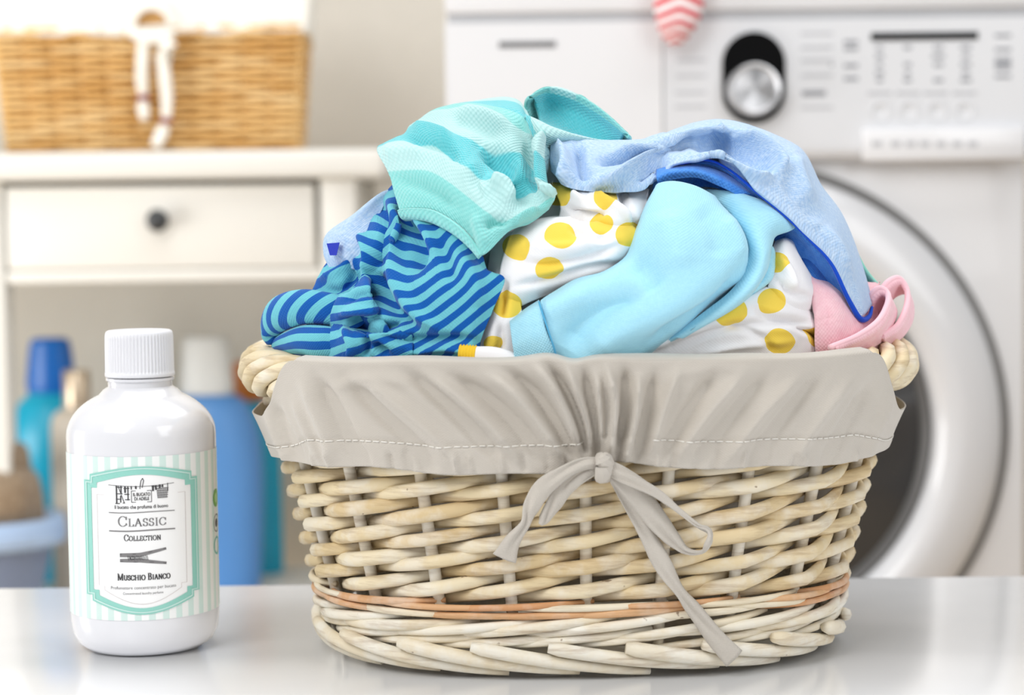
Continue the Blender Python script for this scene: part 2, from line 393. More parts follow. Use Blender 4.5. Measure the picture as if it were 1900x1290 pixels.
for side, n in ((0, NF), (1, NS), (2, NF), (3, NS)):
    for i in range(n):
        p, q = hb_pt(side+i/n, HZ0), hb_pt(side+i/n, HZ1-0.01)
        inn = (Vector((hcx, HY+HD/2, 0))-Vector((p.x, p.y, 0))).normalized()*0.003
        MB().tube([p+inn, q+inn], 0.004, 6).build('stake', M_HONEY, hb, sharp=False)
mb = MB()
for j, z in enumerate(rows_z):               # far sides, joined
    for s in (2, 3): a, b = hb_pt(s, z), hb_pt(s+0.9999, z); mb.tube([a, b], 0.0045, 5)
tag(mb.build('rear_weave', M_HONEY, hb, sharp=False), kind='stuff')
v_ = []; f_ = []
for z in (HZ0+0.002, HZ1-0.012):                # backing sheet behind the weave, shade of the gaps in its darker colour
    for s in range(4): p = hb_pt(s, z); c0 = Vector((hcx, HY+HD/2, z)); v_.append(c0+(p-c0)*0.965)
MB().add(v_, [(i, (i+1) % 4, 4+(i+1) % 4, 4+i) for i in range(4)]).build('gap_shade_backing', M_HBACK, hb, smooth=False)
a = hb_pt(0, HZ0); b = hb_pt(2, HZ0)
MB().box((a.x+.004, a.y+.004, HZ0), (b.x+.004, b.y-.004, HZ0+0.008)).build('base', M_HONEY, hb)
# cream liner skirt with a handle hole at the front
def liner_skirt():
    v = []; f = []; nS = 200; zt = HZ1+0.004
    fac = {}
    for i in range(nS+1):
        s = 4*i/nS
        p0 = hb_pt(s % 4, HZ0)
        fr = s % 1; side = int(s) % 4
        px = 950+(hb_pt(s % 4, HZ1).x)*FPX/HY
        hem = DZ(64, HY)+0.0022*math.sin(px*0.013+1.2)+0.0012*math.sin(px*0.041)
        for j in range(15):
            z = hem+(zt-hem)*j/14
            p = hb_pt(s % 4, z); c = Vector((hcx, HY+HD/2, z)); o = (p-c); o.z = 0; o.normalize()
            p = p+o*(0.008+0.002*math.sin(s*37+j*0.3)+0.0015*math.sin(s*83))
            v.append(p)
    for i in range(nS):
        for j in range(14):
            q = [i*15+j, (i+1)*15+j, (i+1)*15+j+1, i*15+j+1]
            c = sum((v[k] for k in q), Vector())/4
            h = U(282, 44, HY)
            if c.y < HY+0.01 and (c.x-h.x)**2+((c.z-h.z))**2 < 0.020**2 and c.z > h.z-0.004: continue
            f.append(q)
    o = mesh('liner', v, f, M_CLOTH, hb); md = o.modifiers.new('s', 'SOLIDIFY'); md.thickness = 0.002; return o
ln = liner_skirt()
h = U(282, 47, HY-0.010)
arc = [(h.x+0.0225*math.cos(a), HY-0.010, h.z+0.0215*math.sin(a)) for a in np.linspace(0, math.pi, 24)]
MB().tube(arc+[(h.x-0.0225, HY-0.010, h.z-0.004)], 0.0035, 8).build('handle_hole_hem', M_CLOTH, ln)
mb = MB()
for j in range(7): z = h.z-0.006+j*0.0055; mb.tube([(h.x-0.03, HY+0.004, z), (h.x+0.03, HY+0.004, z)], 0.003, 6)
mb.build('hole_weave', M_HONEY, hb)
def HP(px, py, o=0.016): return U(px, py, HY-o)
bow = MB().tube([HP(240, 60), HP(255, 66, .02), HP(275, 70, .022), HP(300, 70, .022), HP(322, 62, .018)], [.005, .007, .009, .008, .005], 10).build('tie_cord', M_CLOTH, ln)
MB().tube([HP(266, 74, .02), HP(264, 110, .02), HP(263, 150, .018), HP(266, 176, .016)], [.007, .0078, .0076, .006], 10).build('tie_cord', M_CLOTH, ln)
MB().tube([HP(265, 188, .016), HP(266, 202, .016), HP(268, 222, .016)], [.006, .0078, .005], 10).build('cord_end', M_CLOTH, ln)
MB().tube([HP(300, 76, .022), HP(318, 88, .024), HP(312, 106, .022), HP(300, 90, .02)], [.007, .009, .009, .006], 10).build('tie_cord', M_CLOTH, ln)
MB().tube([HP(300, 100, .02), HP(306, 140, .02), HP(310, 180, .018), HP(309, 218, .016)], [.007, .008, .0076, .006], 10).build('tie_cord', M_CLOTH, ln)
MB().tube([HP(308, 232, .016), HP(299, 250, .016), HP(288, 272, .018)], [.006, .0085, .0065], 10).build('cord_end', M_CLOTH, ln)
M_BEAD = plain('dark_red_bead', (140, 52, 58), 0.35)
for (x, y) in ((266, 181), (309, 225)):
    c = HP(x, y, .016); MB().lathe([(0.004, -0.004), (0.009, -0.002), (0.0095, 0), (0.009, 0.002), (0.004, 0.004)], c, 16).build('bead', M_BEAD, ln)
# ------------------------------------------------------------------ detergent bottles and the basin on the lower shelf
def bottle_bg(name, label, cat, px, d, parts, sy=0.62):
    """parts: (part name, material, [(half width px, py)...]) lathe profiles from the bottom up"""
    c = U(px, 900, d); root = tag(empty(name, (c.x, d, SHELF_Z)), label, cat)
    for pn, mat, prof in parts:
        pr = [(hw*d/FPX, (U(px, py, d).z if py is not None else SHELF_Z)-SHELF_Z) for hw, py in prof]
        MB().lathe(spline(pr, 6*len(pr)) if len(pr) > 4 else pr, (c.x, d, SHELF_Z), 40, 1.0, sy).build(pn, mat, root)
    return root
M_TURQ = plain('turquoise_plastic', (10, 178, 214), 0.3, vary=0.02); M_BLUE = plain('blue_cap_plastic', (8, 108, 200), 0.3, vary=0.02)
M_PERI = plain('periwinkle_plastic', (96, 156, 224), 0.35, vary=0.02); M_CAPW = plain('frosted_cap_plastic', (226, 229, 228), 0.4, vary=0.02)
M_BEIGE = plain('beige_plastic', (222, 212, 196), 0.4, vary=0.02); M_ORANGE = plain('orange_cap', (206, 120, 40), 0.4, vary=0.02)
M_STEEL = plain('gold_metal', (206, 188, 164), 0.3, metal=0.8)
bottle_bg('detergent_bottle', 'turquoise detergent bottle with darker blue cap behind the blue basin', 'bottle', 100, 2.74,
    [('body', M_TURQ, [(60, None), (62, 1090), (66, 1000), (84, 880), (88, 815), (66, 755), (46, 733), (42, 728)]),
     ('cap', M_BLUE, [(43, 729), (46, 715), (45, 700), (42, 670), (38, 640), (34, 630), (28, 627)])])
bottle_bg('lotion_bottle', 'slim beige bottle with shiny metallic cap, half hidden by the white bottle', 'bottle', 147, 2.64,
    [('body', M_BEIGE, [(48, None), (50, 1080), (50, 900), (50, 800), (44, 770), (26, 756), (22, 754)]),
     ('cap', M_STEEL, [(25, 753.5), (25, 690), (23, 687), (2, 686)])], 0.9)
bottle_bg('detergent_bottle', 'periwinkle blue detergent bottle with frosted white cap', 'bottle', 388, 2.66,
    [('body', M_PERI, [(84, None), (92, 1085), (97, 1000), (101, 880), (96, 810), (78, 755), (56, 735), (44, 732)]),
     ('cap', M_CAPW, [(48, 731), (50, 720), (47, 680), (44, 640), (40, 628), (34, 624)])])
bottle_bg('detergent_bottle', 'teal bottle with orange cap standing behind the left handle of the laundry basket', 'bottle', 464, 2.78,
    [('body', M_TURQ, [(58, None), (60, 1085), (60, 980), (58, 850), (54, 790), (42, 755), (26, 744)]),
     ('cap', M_ORANGE, [(30, 743), (30, 735), (28, 685), (24, 672), (4, 670)])])
bd = 2.50; c = U(-62, 990, bd); bn = tag(empty('wash_basin', (c.x, bd, SHELF_Z)), 'pale blue plastic basin holding a brown towel', 'basin')
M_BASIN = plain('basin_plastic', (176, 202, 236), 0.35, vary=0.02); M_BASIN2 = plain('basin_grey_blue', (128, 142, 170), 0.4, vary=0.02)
zr = U(-62, 958, bd).z-SHELF_Z; R1 = 183*bd/FPX; R0 = 122*bd/FPX
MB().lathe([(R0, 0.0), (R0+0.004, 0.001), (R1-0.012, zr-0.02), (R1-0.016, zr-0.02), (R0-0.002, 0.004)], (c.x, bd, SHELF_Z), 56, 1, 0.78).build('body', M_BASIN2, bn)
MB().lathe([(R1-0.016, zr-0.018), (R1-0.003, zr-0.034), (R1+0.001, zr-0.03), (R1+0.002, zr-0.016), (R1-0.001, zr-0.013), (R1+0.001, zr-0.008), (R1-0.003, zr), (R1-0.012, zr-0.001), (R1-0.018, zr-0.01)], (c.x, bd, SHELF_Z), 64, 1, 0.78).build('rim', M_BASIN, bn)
bw = c
# ================================================================== LAUNDRY BASKET
BX, BY = U(1073, 1000, 1.21).x, 1.21
SEN = 2.6; RIM_Z = 0.165
def ab(z):
    t = z/RIM_Z; return 0.1425+0.0385*t, 0.116+0.021*t
_t = np.linspace(-math.pi/2, 1.5*math.pi, 4001)
def _se(th, a, b): c, s = np.cos(th), np.sin(th); return a*np.sign(c)*np.abs(c)**(2/SEN), b*np.sign(s)*np.abs(s)**(2/SEN)
_x, _y = _se(_t, 0.163, 0.126); _L = np.concatenate([[0], np.cumsum(np.hypot(np.diff(_x), np.diff(_y)))]); PERIM = _L[-1]; _L = _L/PERIM
def bpt(s, z, off=0.0):
    s = np.asarray(s, float); th = np.interp(s % 1.0, _L, _t); a, b = ab(np.asarray(z, float))
    x, y = _se(th, a+off, b+off); return np.stack([BX+x, BY+y, np.broadcast_to(z, x.shape)], -1)
def front_pt(px, py, off):
    d = 1.1
    for _ in range(8):
        p = U(px, py, d); a, b = ab(p.z); q = min(0.999, abs((p.x-BX)/(a+off))); d = BY-(b+off)*(1-q**SEN)**(1/SEN)
    return U(px, py, d)
NST = 22
def willow(name, stops, white, wamt):
    m = NT(name); rnd = m.n('ShaderNodeObjectInfo').outputs['Random']; v = m.obj()
    mp = m.n('ShaderNodeMapping', i_Scale=(30, 30, 260)); m.l(v, mp.inputs[0])
    st = m.noise(mp.outputs[0], 1.0, 4, 0.6); sp = m.noise(v, 45, 4, 0.6)
    base = m.ramp(rnd, stops)
    c = m.mix(m.math('MULTIPLY', m.ramp(sp, [(0.45, (0, 0, 0, 1)), (0.62, (1, 1, 1, 1))]), wamt), base, white)
    c = m.mix(m.math('MULTIPLY', m.ramp(st, [(0.5, (0, 0, 0, 1)), (0.72, (1, 1, 1, 1))]), 0.5), c, lin((150, 116, 76)))
    kn = m.noise(v, 150, 2); c = m.mix(m.ramp(kn, [(0.74, (0, 0, 0, 1)), (0.78, (0.7, 0.7, 0.7, 1))]), c, lin((110, 78, 50)))
    m.l(c, m.b.inputs['Base Color']); m.b.inputs['Roughness'].default_value = 0.55; m.b.inputs['Specular IOR Level'].default_value = 0.35
    m.bump(m.math('ADD', st, m.math('MULTIPLY', sp, 0.5)), 0.25, 0.0008); return m.m
M_ROD = willow('willow_rod', [(0, lin((214, 190, 146))), (0.5, lin((226, 207, 168))), (1, lin((233, 219, 188)))], lin((236, 231, 220)), 0.5)
M_STK = willow('willow_stake', [(0, lin((226, 214, 192))), (1, lin((234, 226, 210)))], lin((240, 237, 230)), 0.6)
M_WALE = willow('willow_wale', [(0, lin((206, 150, 104))), (0.45, lin((222, 180, 136))), (0.55, lin((230, 216, 188))), (1, lin((234, 224, 202)))], lin((236, 231, 220)), 0.3)
M_FOOT = willow('willow_foot', [(0, lin((228, 214, 186))), (1, lin((236, 228, 210)))], lin((240, 238, 230)), 0.6)
lb = tag(empty('laundry_basket', (BX, BY, 0)), 'pale wicker laundry basket with grey cloth liner, heaped with baby clothes', 'basket')
DS = 1.0/NST
for k in range(NST):                                       # upright stakes
    zz = np.linspace(0.012, 0.160, 9)
    MB().tube(bpt(np.full(9, k*DS), zz, 0.0), 0.0034, 8).build('stake', M_STK, lb, sharp=False)
PITCHZ = 0.0137
def rod(name, k, z0, t0, t1, zfun, rfun, rad, mat, n=13, flat=1.0):
    t = np.linspace(t0, t1, n); z = np.array([z0+zfun(x) for x in t]); off = np.array([rfun(x) for x in t])
    pts = [bpt((k+x)*DS, zz, o) for x, zz, o in zip(t, z, off)]
    rr = [rad*(0.62+0.38*math.sin(math.pi*(i+0.5)/n)**0.7) for i in range(n)]
    if name == 'border_rod': rr = [rad*min(1.0, 0.72+0.28*i)*(1-0.45*(i/(n-1))**3) for i in range(n)]
    return MB().tube(pts, rr, 8, True, flat).build(name, mat, lb, sharp=False)
tri = lambda x: 0.0066*(1-2*min(1, abs(x)**1.05))
for r in range(9):
    for k in range(NST):
        j = random.uniform(-0.0010, 0.0010); sl = PITCHZ*0.5*random.uniform(0.8, 1.2)
        rod('weave_rod', k, 0.0505+r*PITCHZ+j, -1.06, 1.06, lambda x: sl*x, tri, random.uniform(0.0037, 0.0043), M_ROD, 13, 0.8)
for r in range(2):                                          # thin waling
    for k in range(NST):
        j = random.uniform(-0.0012, 0.0012); sl = random.uniform(-0.0016, 0.0022)
        rod('waling_rod', k+r*0.5, 0.0412-r*0.0046+j, -1.1, 1.1, lambda x: sl*x, lambda x: 0.0072-0.0070*abs(x/1.1)**2.5, random.uniform(0.0017, 0.0023), M_WALE)
for k in range(NST):                                        # foot: slanting layer, then the plaited border
    j = random.uniform(-0.0016, 0.0016); sl = random.uniform(0.003, 0.0055)
    rod('foot_rod', k+0.2, 0.0285+j, -1.15, 1.35, lambda x: sl*x, lambda x: 0.0080-0.0075*abs((x-.1)/1.25)**2.2, random.uniform(0.0025, 0.0032), M_FOOT)
    sl3 = random.uniform(0.003, 0.0055)
    rod('foot_rod', k+0.7, 0.0215+j, -0.95, 1.2, lambda x: sl3*x, lambda x: 0.0062-0.0060*abs((x-.1)/1.1)**2.2, random.uniform(0.0021, 0.0027), M_FOOT)
    sl2 = random.uniform(0.0068, 0.0080); e_ = random.uniform(-0.0008, 0.0008)
    rod('border_rod', k+0.45, 0.0118+e_*0.5, -0.95, 1.45, lambda x: -sl2*x*(1-0.14*x)*0.92, lambda x: 0.0090-0.0034*x-0.0012*x*x, random.uniform(0.0037, 0.0042), M_FOOT, 18)
zb = 0.010; ring = bpt(np.linspace(0, 1, 72, endpoint=False), zb, -0.006)
MB().add(list(ring)+[tuple(p+np.array([0, 0, 0.006])) for p in ring], [tuple(range(72)), tuple(range(143, 71, -1))]+[(i, (i+1) % 72, 72+(i+1) % 72, 72+i) for i in range(72)]).build('base', M_FOOT, lb)
# rim: plaited rope of six rods, thicker at the two handles
for q in range(6):
    n = 420; s = np.linspace(0, 1, n, endpoint=False); x = np.cos(np.interp(s, _L, _t)); e = np.clip((np.abs(x)-0.75)/0.25, 0, 1)
    ph = 2*math.pi*q/6+s*2*math.pi*8+0.5
    c = bpt(s, np.full(n, RIM_Z-0.002), 0.0)+np.stack([np.zeros(n), np.zeros(n), 0.002*e], -1)
    rad = 0.0070+0.0042*e
    pts = []
    for i in range(n):
        dx = c[i]-np.array([BX, BY, c[i][2]]); dx /= np.linalg.norm(dx)
        pts.append(c[i]+dx*(rad[i]*math.cos(ph[i])+0.005*e[i])+np.array([0, 0, rad[i]*math.sin(ph[i])]))
    MB().tube(pts, 0.0044, 7, closed=True).build('rim_rod', M_ROD, lb, sharp=False)
# ------------------------------------------------------------------ grey cloth liner
def linen_mat():
    m = NT('grey_linen'); u = m.uv('rest'); f = m.noise(u, 30, 4)
    m.l(m.mix(f, lin((192, 184, 173)), lin((204, 197, 187))), m.b.inputs['Base Color'])
    m.b.inputs['Roughness'].default_value = 0.75; m.b.inputs['Sheen Weight'].default_value = 0.25; m.b.inputs['Specular IOR Level'].default_value = 0.25
    weave_bump(m, u, 3800, 0.18, 0.0004); return m.m
M_LINEN = linen_mat()
S_G = 0.0125/PERIM
def proj_px(Pw):
    q = (Pw-np.array([0, 0, CAM_H])) @ _R; return 950+q[..., 0]/-q[..., 2]*FPX, 645-q[..., 1]/-q[..., 2]*FPX
def stroke_field(X, Y, strokes):
    """sum of soft ridges / valleys along polylines: (points, width, height)"""
    out = np.zeros_like(X)
    for pts, wd, ht in strokes:
        Q = spline(pts, max(2, 4*(len(pts)-1)+1)); best = np.full(X.shape, 1e9); tt = np.zeros_like(X); n = len(Q)-1
        for i in range(n):
            ax, ay = Q[i][:2]; bx, by = Q[i+1][:2]; L2 = (bx-ax)**2+(by-ay)**2+1e-9
            t = np.clip(((X-ax)*(bx-ax)+(Y-ay)*(by-ay))/L2, 0, 1); d = np.hypot(X-ax-t*(bx-ax), Y-ay-t*(by-ay))
            m = d < best; best = np.where(m, d, best); tt = np.where(m, (i+t)/n, tt)
        tap = np.clip(np.minimum(tt, 1-tt)*4+0.25, 0, 1); d = best/wd
        out += ht*tap*np.exp(-d*d)
    return out
LINER_FOLDS = [
 ([(585, 695), (625, 770), (660, 840), (680, 868)], 13, -.0040), ([(560, 700), (600, 790), (625, 860)], 12, .0026),
 ([(640, 700), (700, 760), (760, 815), (800, 865)], 12, -.0042), ([(670, 690), (730, 745), (800, 805), (850, 865)], 12, .0034),
 ([(740, 680), (800, 725), (860, 780), (920, 845)], 13, -.0044), ([(790, 690), (850, 735), (910, 790), (960, 850)], 11, .0036),
 ([(840, 700), (900, 735), (960, 790), (1010, 850)], 12, -.0050), ([(900, 690), (950, 725), (1000, 785), (1045, 850)], 11, .0042),
 ([(930, 680), (985, 720), (1030, 780), (1068, 845)], 10, -.0048), ([(980, 668), (1020, 710), (1052, 770), (1078, 840)], 10, .0052),
 ([(1010, 670), (1048, 720), (1075, 780), (1090, 845)], 8, -.0050), ([(1045, 665), (1070, 730), (1090, 790), (1098, 850)], 8, .0045),
 ([(1080, 680), (1095, 740), (1105, 800), (1108, 850)], 8, -.0055), ([(1125, 680), (1140, 740), (1138, 800), (1128, 850)], 8, .0055),
 ([(1105, 690), (1112, 750), (1115, 845)], 7, .0035), ([(1160, 680), (1160, 750), (1148, 820)], 9, -.0055), ([(1185, 700), (1178, 770), (1160, 850)], 8, .0045),
 ([(1215, 690), (1200, 770), (1180, 850)], 9, -.0045), ([(1260, 680), (1230, 760), (1205, 850)], 10, .0032),
 ([(1330, 690), (1280, 760), (1230, 845)], 12, -.0036), ([(1380, 690), (1310, 770), (1255, 850)], 12, .0030),
 ([(1430, 690), (1360, 770), (1290, 860)], 13, -.0034), ([(1480, 700), (1410, 770), (1340, 865)], 12, .0026), ([(1530, 690), (1460, 770), (1390, 865)], 13, -.0032),
 ([(1580, 700), (1510, 790), (1460, 870)], 12, .0022), ([(1620, 710), (1570, 790), (1530, 870)], 13, -.0028), ([(1660, 720), (1625, 800), (1600, 870)], 12, .0018),
 ([(500, 740), (530, 800), (560, 860)], 9, -.0024), ([(480, 730), (510, 800), (530, 850)], 8, .0018), ([(545, 740), (575, 810), (600, 866)], 8, .0016),
 ([(620, 720), (690, 700), (760, 712)], 12, .0015), ([(1240, 700), (1330, 680), (1400, 690)], 12, .0012)]
for i_ in range(26):
    x_ = 540+i_*42+random.uniform(-14, 14)
    LINER_FOLDS.append(([(x_, 838+random.uniform(-6, 6)), (x_+(8 if x_ < 1115 else -8), 878)], random.uniform(4, 7), random.choice((-1, 1))*random.uniform(.0010, .0018)))
def liner():
    nc, nv = 960, 60; s = np.arange(nc)/nc
    u = ((s-S_G+0.5) % 1-0.5)*PERIM; au = np.abs(u)
    th = np.interp(s, _L, _t); xr = np.abs(np.cos(th))**(2/SEN)
    win = np.clip((xr-0.80)/0.15, 0, 1); win = win*win*(3-2*win)       # handle cut-outs
    LT = 0.1755
    rimwave = 0.0016*np.exp(-((u+0.006)/0.012)**2)+0.0026*np.exp(-((u+0.030)/0.010)**2)-0.0012*np.exp(-((u+0.018)/0.006)**2)+0.0005*np.sin(u*60)
    ztop = LT+rimwave-0.035*win**0.75
    hem = 0.1165+0.0012*np.sin(u*38+.4)+0.0008*np.sin(u*95)+0.0050*np.exp(-(u/0.016)**2)+0.003*np.clip((au-.17)/.1, 0, 1)
    V = np.zeros((nv, nc, 3)); W = np.linspace(0, 1, nv)
    for i, v in enumerate(W):
        z = hem+(ztop-hem)*v
        base = 0.0135+0.0040*v**1.5
        V[i] = bpt(s, z, 0.0)
        tan = np.roll(V[i], -1, 0)-np.roll(V[i], 1, 0); nrm = np.stack([tan[:, 1], -tan[:, 0], 0*tan[:, 0]], -1); nrm /= np.linalg.norm(nrm, axis=1)[:, None]
        B = V[i]+nrm*base
        X, Y = proj_px(B); fr = (B[:, 1] < BY+0.03)
        d = 1.8*stroke_field(X, Y, LINER_FOLDS)*fr+np.where(fr, 0, 0.002*np.sin(u*90+v*3))
        d *= min(1.0, 0.25+3.0*(1-v))
        d += 0.0005*np.sin(u*210+v*5)*np.exp(-((v-.13)/.15)**2)-0.0008*np.exp(-((v-0.27)/0.025)**2)
        V[i] = V[i]+nrm*np.maximum(d+base, 0.0116)[:, None]
    rows = [V[i] for i in range(nv)]; vv = [tuple(p) for r_ in rows for p in r_]; f = []; uv = []
    for i in range(nv):
        for k in range(nc): uv.append((s[k]*PERIM, W[i]*0.075))
    for i in range(nv-1):
        for k in range(nc): f.append((i*nc+k, i*nc+(k+1) % nc, (i+1)*nc+(k+1) % nc, (i+1)*nc+k))
    # over the rim and down inside
    prof = [(0.0135, 0.0020), (0.0075, 0.0030), (0.000, 0.0020), (-0.006, -0.002), (-0.0105, -0.010), (-0.0115, -0.03), (-0.0115, -0.07), (-0.016, -0.105), (-0.03, -0.118), (-0.07, -0.122), (-0.112, -0.123)]
    start = len(vv); prev = None
    bump_ = 0.0012*np.sin(u*120)*np.exp(-au/0.1)+0.0006*np.sin(u*47)
    for j, (off, dz) in enumerate(prof):
        p = bpt(s, np.clip(LT+dz, 0, 1), 0.0)
        if j < 3: p[:, 2] += rimwave+bump_*0.5
        tan = np.roll(p, -1, 0)-np.roll(p, 1, 0); nrm = np.stack([tan[:, 1], -tan[:, 0], 0*tan[:, 0]], -1); nrm /= np.linalg.norm(nrm, axis=1)[:, None]
        p = p+nrm*off; 
        if j <= 3: p[:, 2] -= 0*win
        vv += [tuple(x) for x in p]; uv += [(s[k]*PERIM, 0.08+j*0.01) for k in range(nc)]
    for j in range(-1, len(prof)-1):
        a = (nv-1)*nc if j < 0 else start+j*nc; b = start+(j+1)*nc
        for k in range(nc):
            k2 = (k+1) % nc
            if j < 4 and max(win[k], win[k2]) > 0.0: continue
            f.append((a+k, a+k2, b+k2, b+k))
    o = mesh('liner', vv, f, M_LINEN, lb); ul = o.data.uv_layers.new(name='rest')
    lv = np.zeros(len(o.data.loops), int); o.data.loops.foreach_get('vertex_index', lv)
    ul.data.foreach_set('uv', np.array(uv)[lv].ravel())
    md = o.modifiers.new('thickness', 'SOLIDIFY'); md.thickness = 0.0009; md.offset = -1
    # stitching a little above the hem
    mb = MB(); r0 = int(0.27*(nv-1)); A = rows[r0]
    for k in range(0, nc, 4):
        if not (au[k] > 0.016): continue
        p = [A[k], A[(k+1) % nc], A[(k+2) % nc], A[(k+3) % nc]]
        out = [np.array([(x[0]-BX)*0.0022, -0.0003 if x[1] < BY else 0.0003, 0.0]) for x in p]
        mb.tube([Vector(a+b) for a, b in zip(p, out)], 0.00042, 5)
    mb.build('hem_stitching', plain('white_thread', (236, 232, 224), 0.8), o, sharp=False)
    return o
LINER = liner()
def ribbon(name, path, nseg=70, thick=0.0007):
    """path: px, py, offset from the weave, width px, twist degrees"""
    Q = spline(path, nseg); C = [front_pt(q[0], q[1], q[2]) for q in Q]; v = []; f = []; uv = []
    nw = 9; L = 0
    for i in range(nseg):
        t = (C[min(i+1, nseg-1)]-C[max(i-1, 0)]); 
        if i: L += (C[i]-C[i-1]).length
        t.normalize(); nrm = Vector((0, -1, 0.12)); nrm = (nrm-t*nrm.dot(t)).normalized(); sd = t.cross(nrm)
        a = math.radians(Q[i][4]); sd2 = sd*math.cos(a)+nrm*math.sin(a); n2 = nrm*math.cos(a)-sd*math.sin(a)
        wd = Q[i][3]*C[i].y/FPX
        for k in range(nw):
            x = k/(nw-1)-0.5; v.append(C[i]+sd2*wd*x+n2*(0.0016*math.cos(x*math.pi)+0.0006*math.sin(i*0.23+k*1.3)+0.0007*math.cos(x*3*math.pi+i*0.05))); uv.append((L, wd*x))
    for i in range(nseg-1):
        for k in range(nw-1): f.append((i*nw+k, i*nw+k+1, (i+1)*nw+k+1, (i+1)*nw+k))
    o = mesh(name, v, f, M_LINEN, LINER); ul = o.data.uv_layers.new(name='rest')
    for lp in o.data.loops: ul.data[lp.index].uv = uv[lp.vertex_index]
    md = o.modifiers.new('thickness', 'SOLIDIFY'); md.thickness = thick; md.offset = 0
    return o
ribbon('drawstring_tail', [(1112, 858, .023, 20, 10), (1080, 862, .026, 26, 25), (1050, 875, .025, 30, 20), (1010, 903, .020, 36, 10), (988, 936, .017, 32, -10), (975, 970, .015, 22, 30), (950, 1005, .014, 30, 15), (936, 1036, .013, 46, 0)])
ribbon('drawstring_loop', [(1112, 868, .021, 20, -10), (1078, 884, .022, 26, -25), (1050, 904, .019, 30, -15), (1030, 932, .016, 30, 0), (1012, 960, .014, 22, 20), (1002, 972, .014, 12, 50)])
ribbon('drawstring_loop', [(1126, 864, .022, 24, 0), (1150, 878, .024, 30, 12), (1180, 894, .023, 30, 25), (1221, 918, .021, 22, 35), (1256, 946, .020, 14, 45), (1291, 977, .020, 9, 50), (1312, 988, .021, 8, 70), (1312, 1008, .020, 20, 60), (1302, 1022, .017, 12, 60), (1272, 1021, .015, 14, 35), (1247, 999, .015, 28, 15), (1221, 968, .016, 40, 0), (1190, 928, .018, 42, -5), (1152, 888, .021, 34, 0), (1126, 866, .022, 22, 0)], 120)
ribbon('drawstring_tail', [(1140, 882, .017, 26, 0), (1160, 915, .015, 30, 5), (1180, 948, .013, 34, 0), (1205, 1000, .0125, 32, 10), (1229, 1047, .0125, 34, -5), (1260, 1097, .0125, 24, 20), (1291, 1136, .0130, 28, -10), (1326, 1182, .0140, 34, 0), (1362, 1222, .0150, 42, 5)])
c = front_pt(1117, 868, .024)
kn = MB()
for j in range(3):
    pts = [front_pt(1117+6*math.cos(a)+4*(j-1), 868+19*math.sin(a), .022+.005*math.cos(a+j)) for a in np.linspace(-1.5, 1.6, 12)]
    kn.tube(pts, [0.0030+0.0012*math.sin(math.pi*i/11) for i in range(12)], 8)
kn.build('drawstring_knot', M_LINEN, LINER)

# ================================================================== WHITE BOTTLE
OD = 1.192; oc = U(267, 1000, OD); OX = oc.x
def oz(py): return U(267, py, OD).z
ang0 = math.atan2(-OD, -OX)                                  # direction from the bottle to the camera
M_HDPE = plain('white_gloss_plastic', (230, 230, 234), 0.18, vary=0.004, coat=0.5)
M_CAP = plain('white_ribbed_cap', (232, 232, 236), 0.35, vary=0.004)
bt = tag(empty('softener_bottle', (OX, OD, 0)), 'white plastic bottle with ribbed cap and mint striped label', 'bottle')
PXM = OD/FPX; OR = 137.5*PXM
prof = [(0.0004, 0.0016), (0.022, 0.0012), (0.030, 0.0), (0.0345, 0.0008), (0.0395, 0.0045), (0.0425, 0.0105), (OR-0.0002, 0.0185), (OR, 0.026), (OR, 0.06), (OR, 0.10)]
ztopb = oz(805)
prof += [(OR, ztopb)]+[(OR*math.cos(a)*1.0+0.0*a, ztopb+(oz(716)-ztopb)*math.sin(a)) for a in np.linspace(0.12, 0.98, 14)]
prof = [p for p in prof if p[0] <= OR+1e-6]
neck_r = 59*PXM
prof = [p for p in prof if not (p[1] > ztopb and p[0] < neck_r)]
prof += [(neck_r+0.003, oz(722)), (neck_r, oz(716)), (neck_r, oz(706)), (neck_r+0.0012, oz(704)), (neck_r+0.0012, oz(700)), (neck_r-0.003, oz(698)), (neck_r-0.003, oz(660))]
prof.sort(key=lambda p: p[1]) if False else None
MB().lathe(prof, (OX, OD, 0), 96).build('bottle_body', M_HDPE, bt)
# ribbed cap
n = 360; v = []; f = []; cr = 63.5*PXM
cp = [(1.0, 697.5, 0), (1.012, 695, 0), (1.012, 691, 0), (1.0, 689, .4), (1.0, 686, 1), (0.99, 626, 1), (0.985, 622, .4), (0.975, 618, 0), (0.95, 614.5, 0), (0.90, 612.5, 0), (0.84, 612, 0), (0.80, 613.5, 0), (0.0005, 613.5, 0)]
for rr, py, rib in cp:
    for k in range(n):
        a = 2*math.pi*k/n; r_ = cr*rr-0.0009*rib*(0.5-0.5*math.cos(60*a)); v.append((OX+r_*math.cos(a), OD+r_*math.sin(a), oz(py)))
for i in range(len(cp)-1):
    for k in range(n): f.append((i*n+k, i*n+(k+1) % n, (i+1)*n+(k+1) % n, (i+1)*n+k))
f.append(tuple(reversed(range(n))))
MB().add(v, f).build('cap', M_CAP, bt, sharp=False)
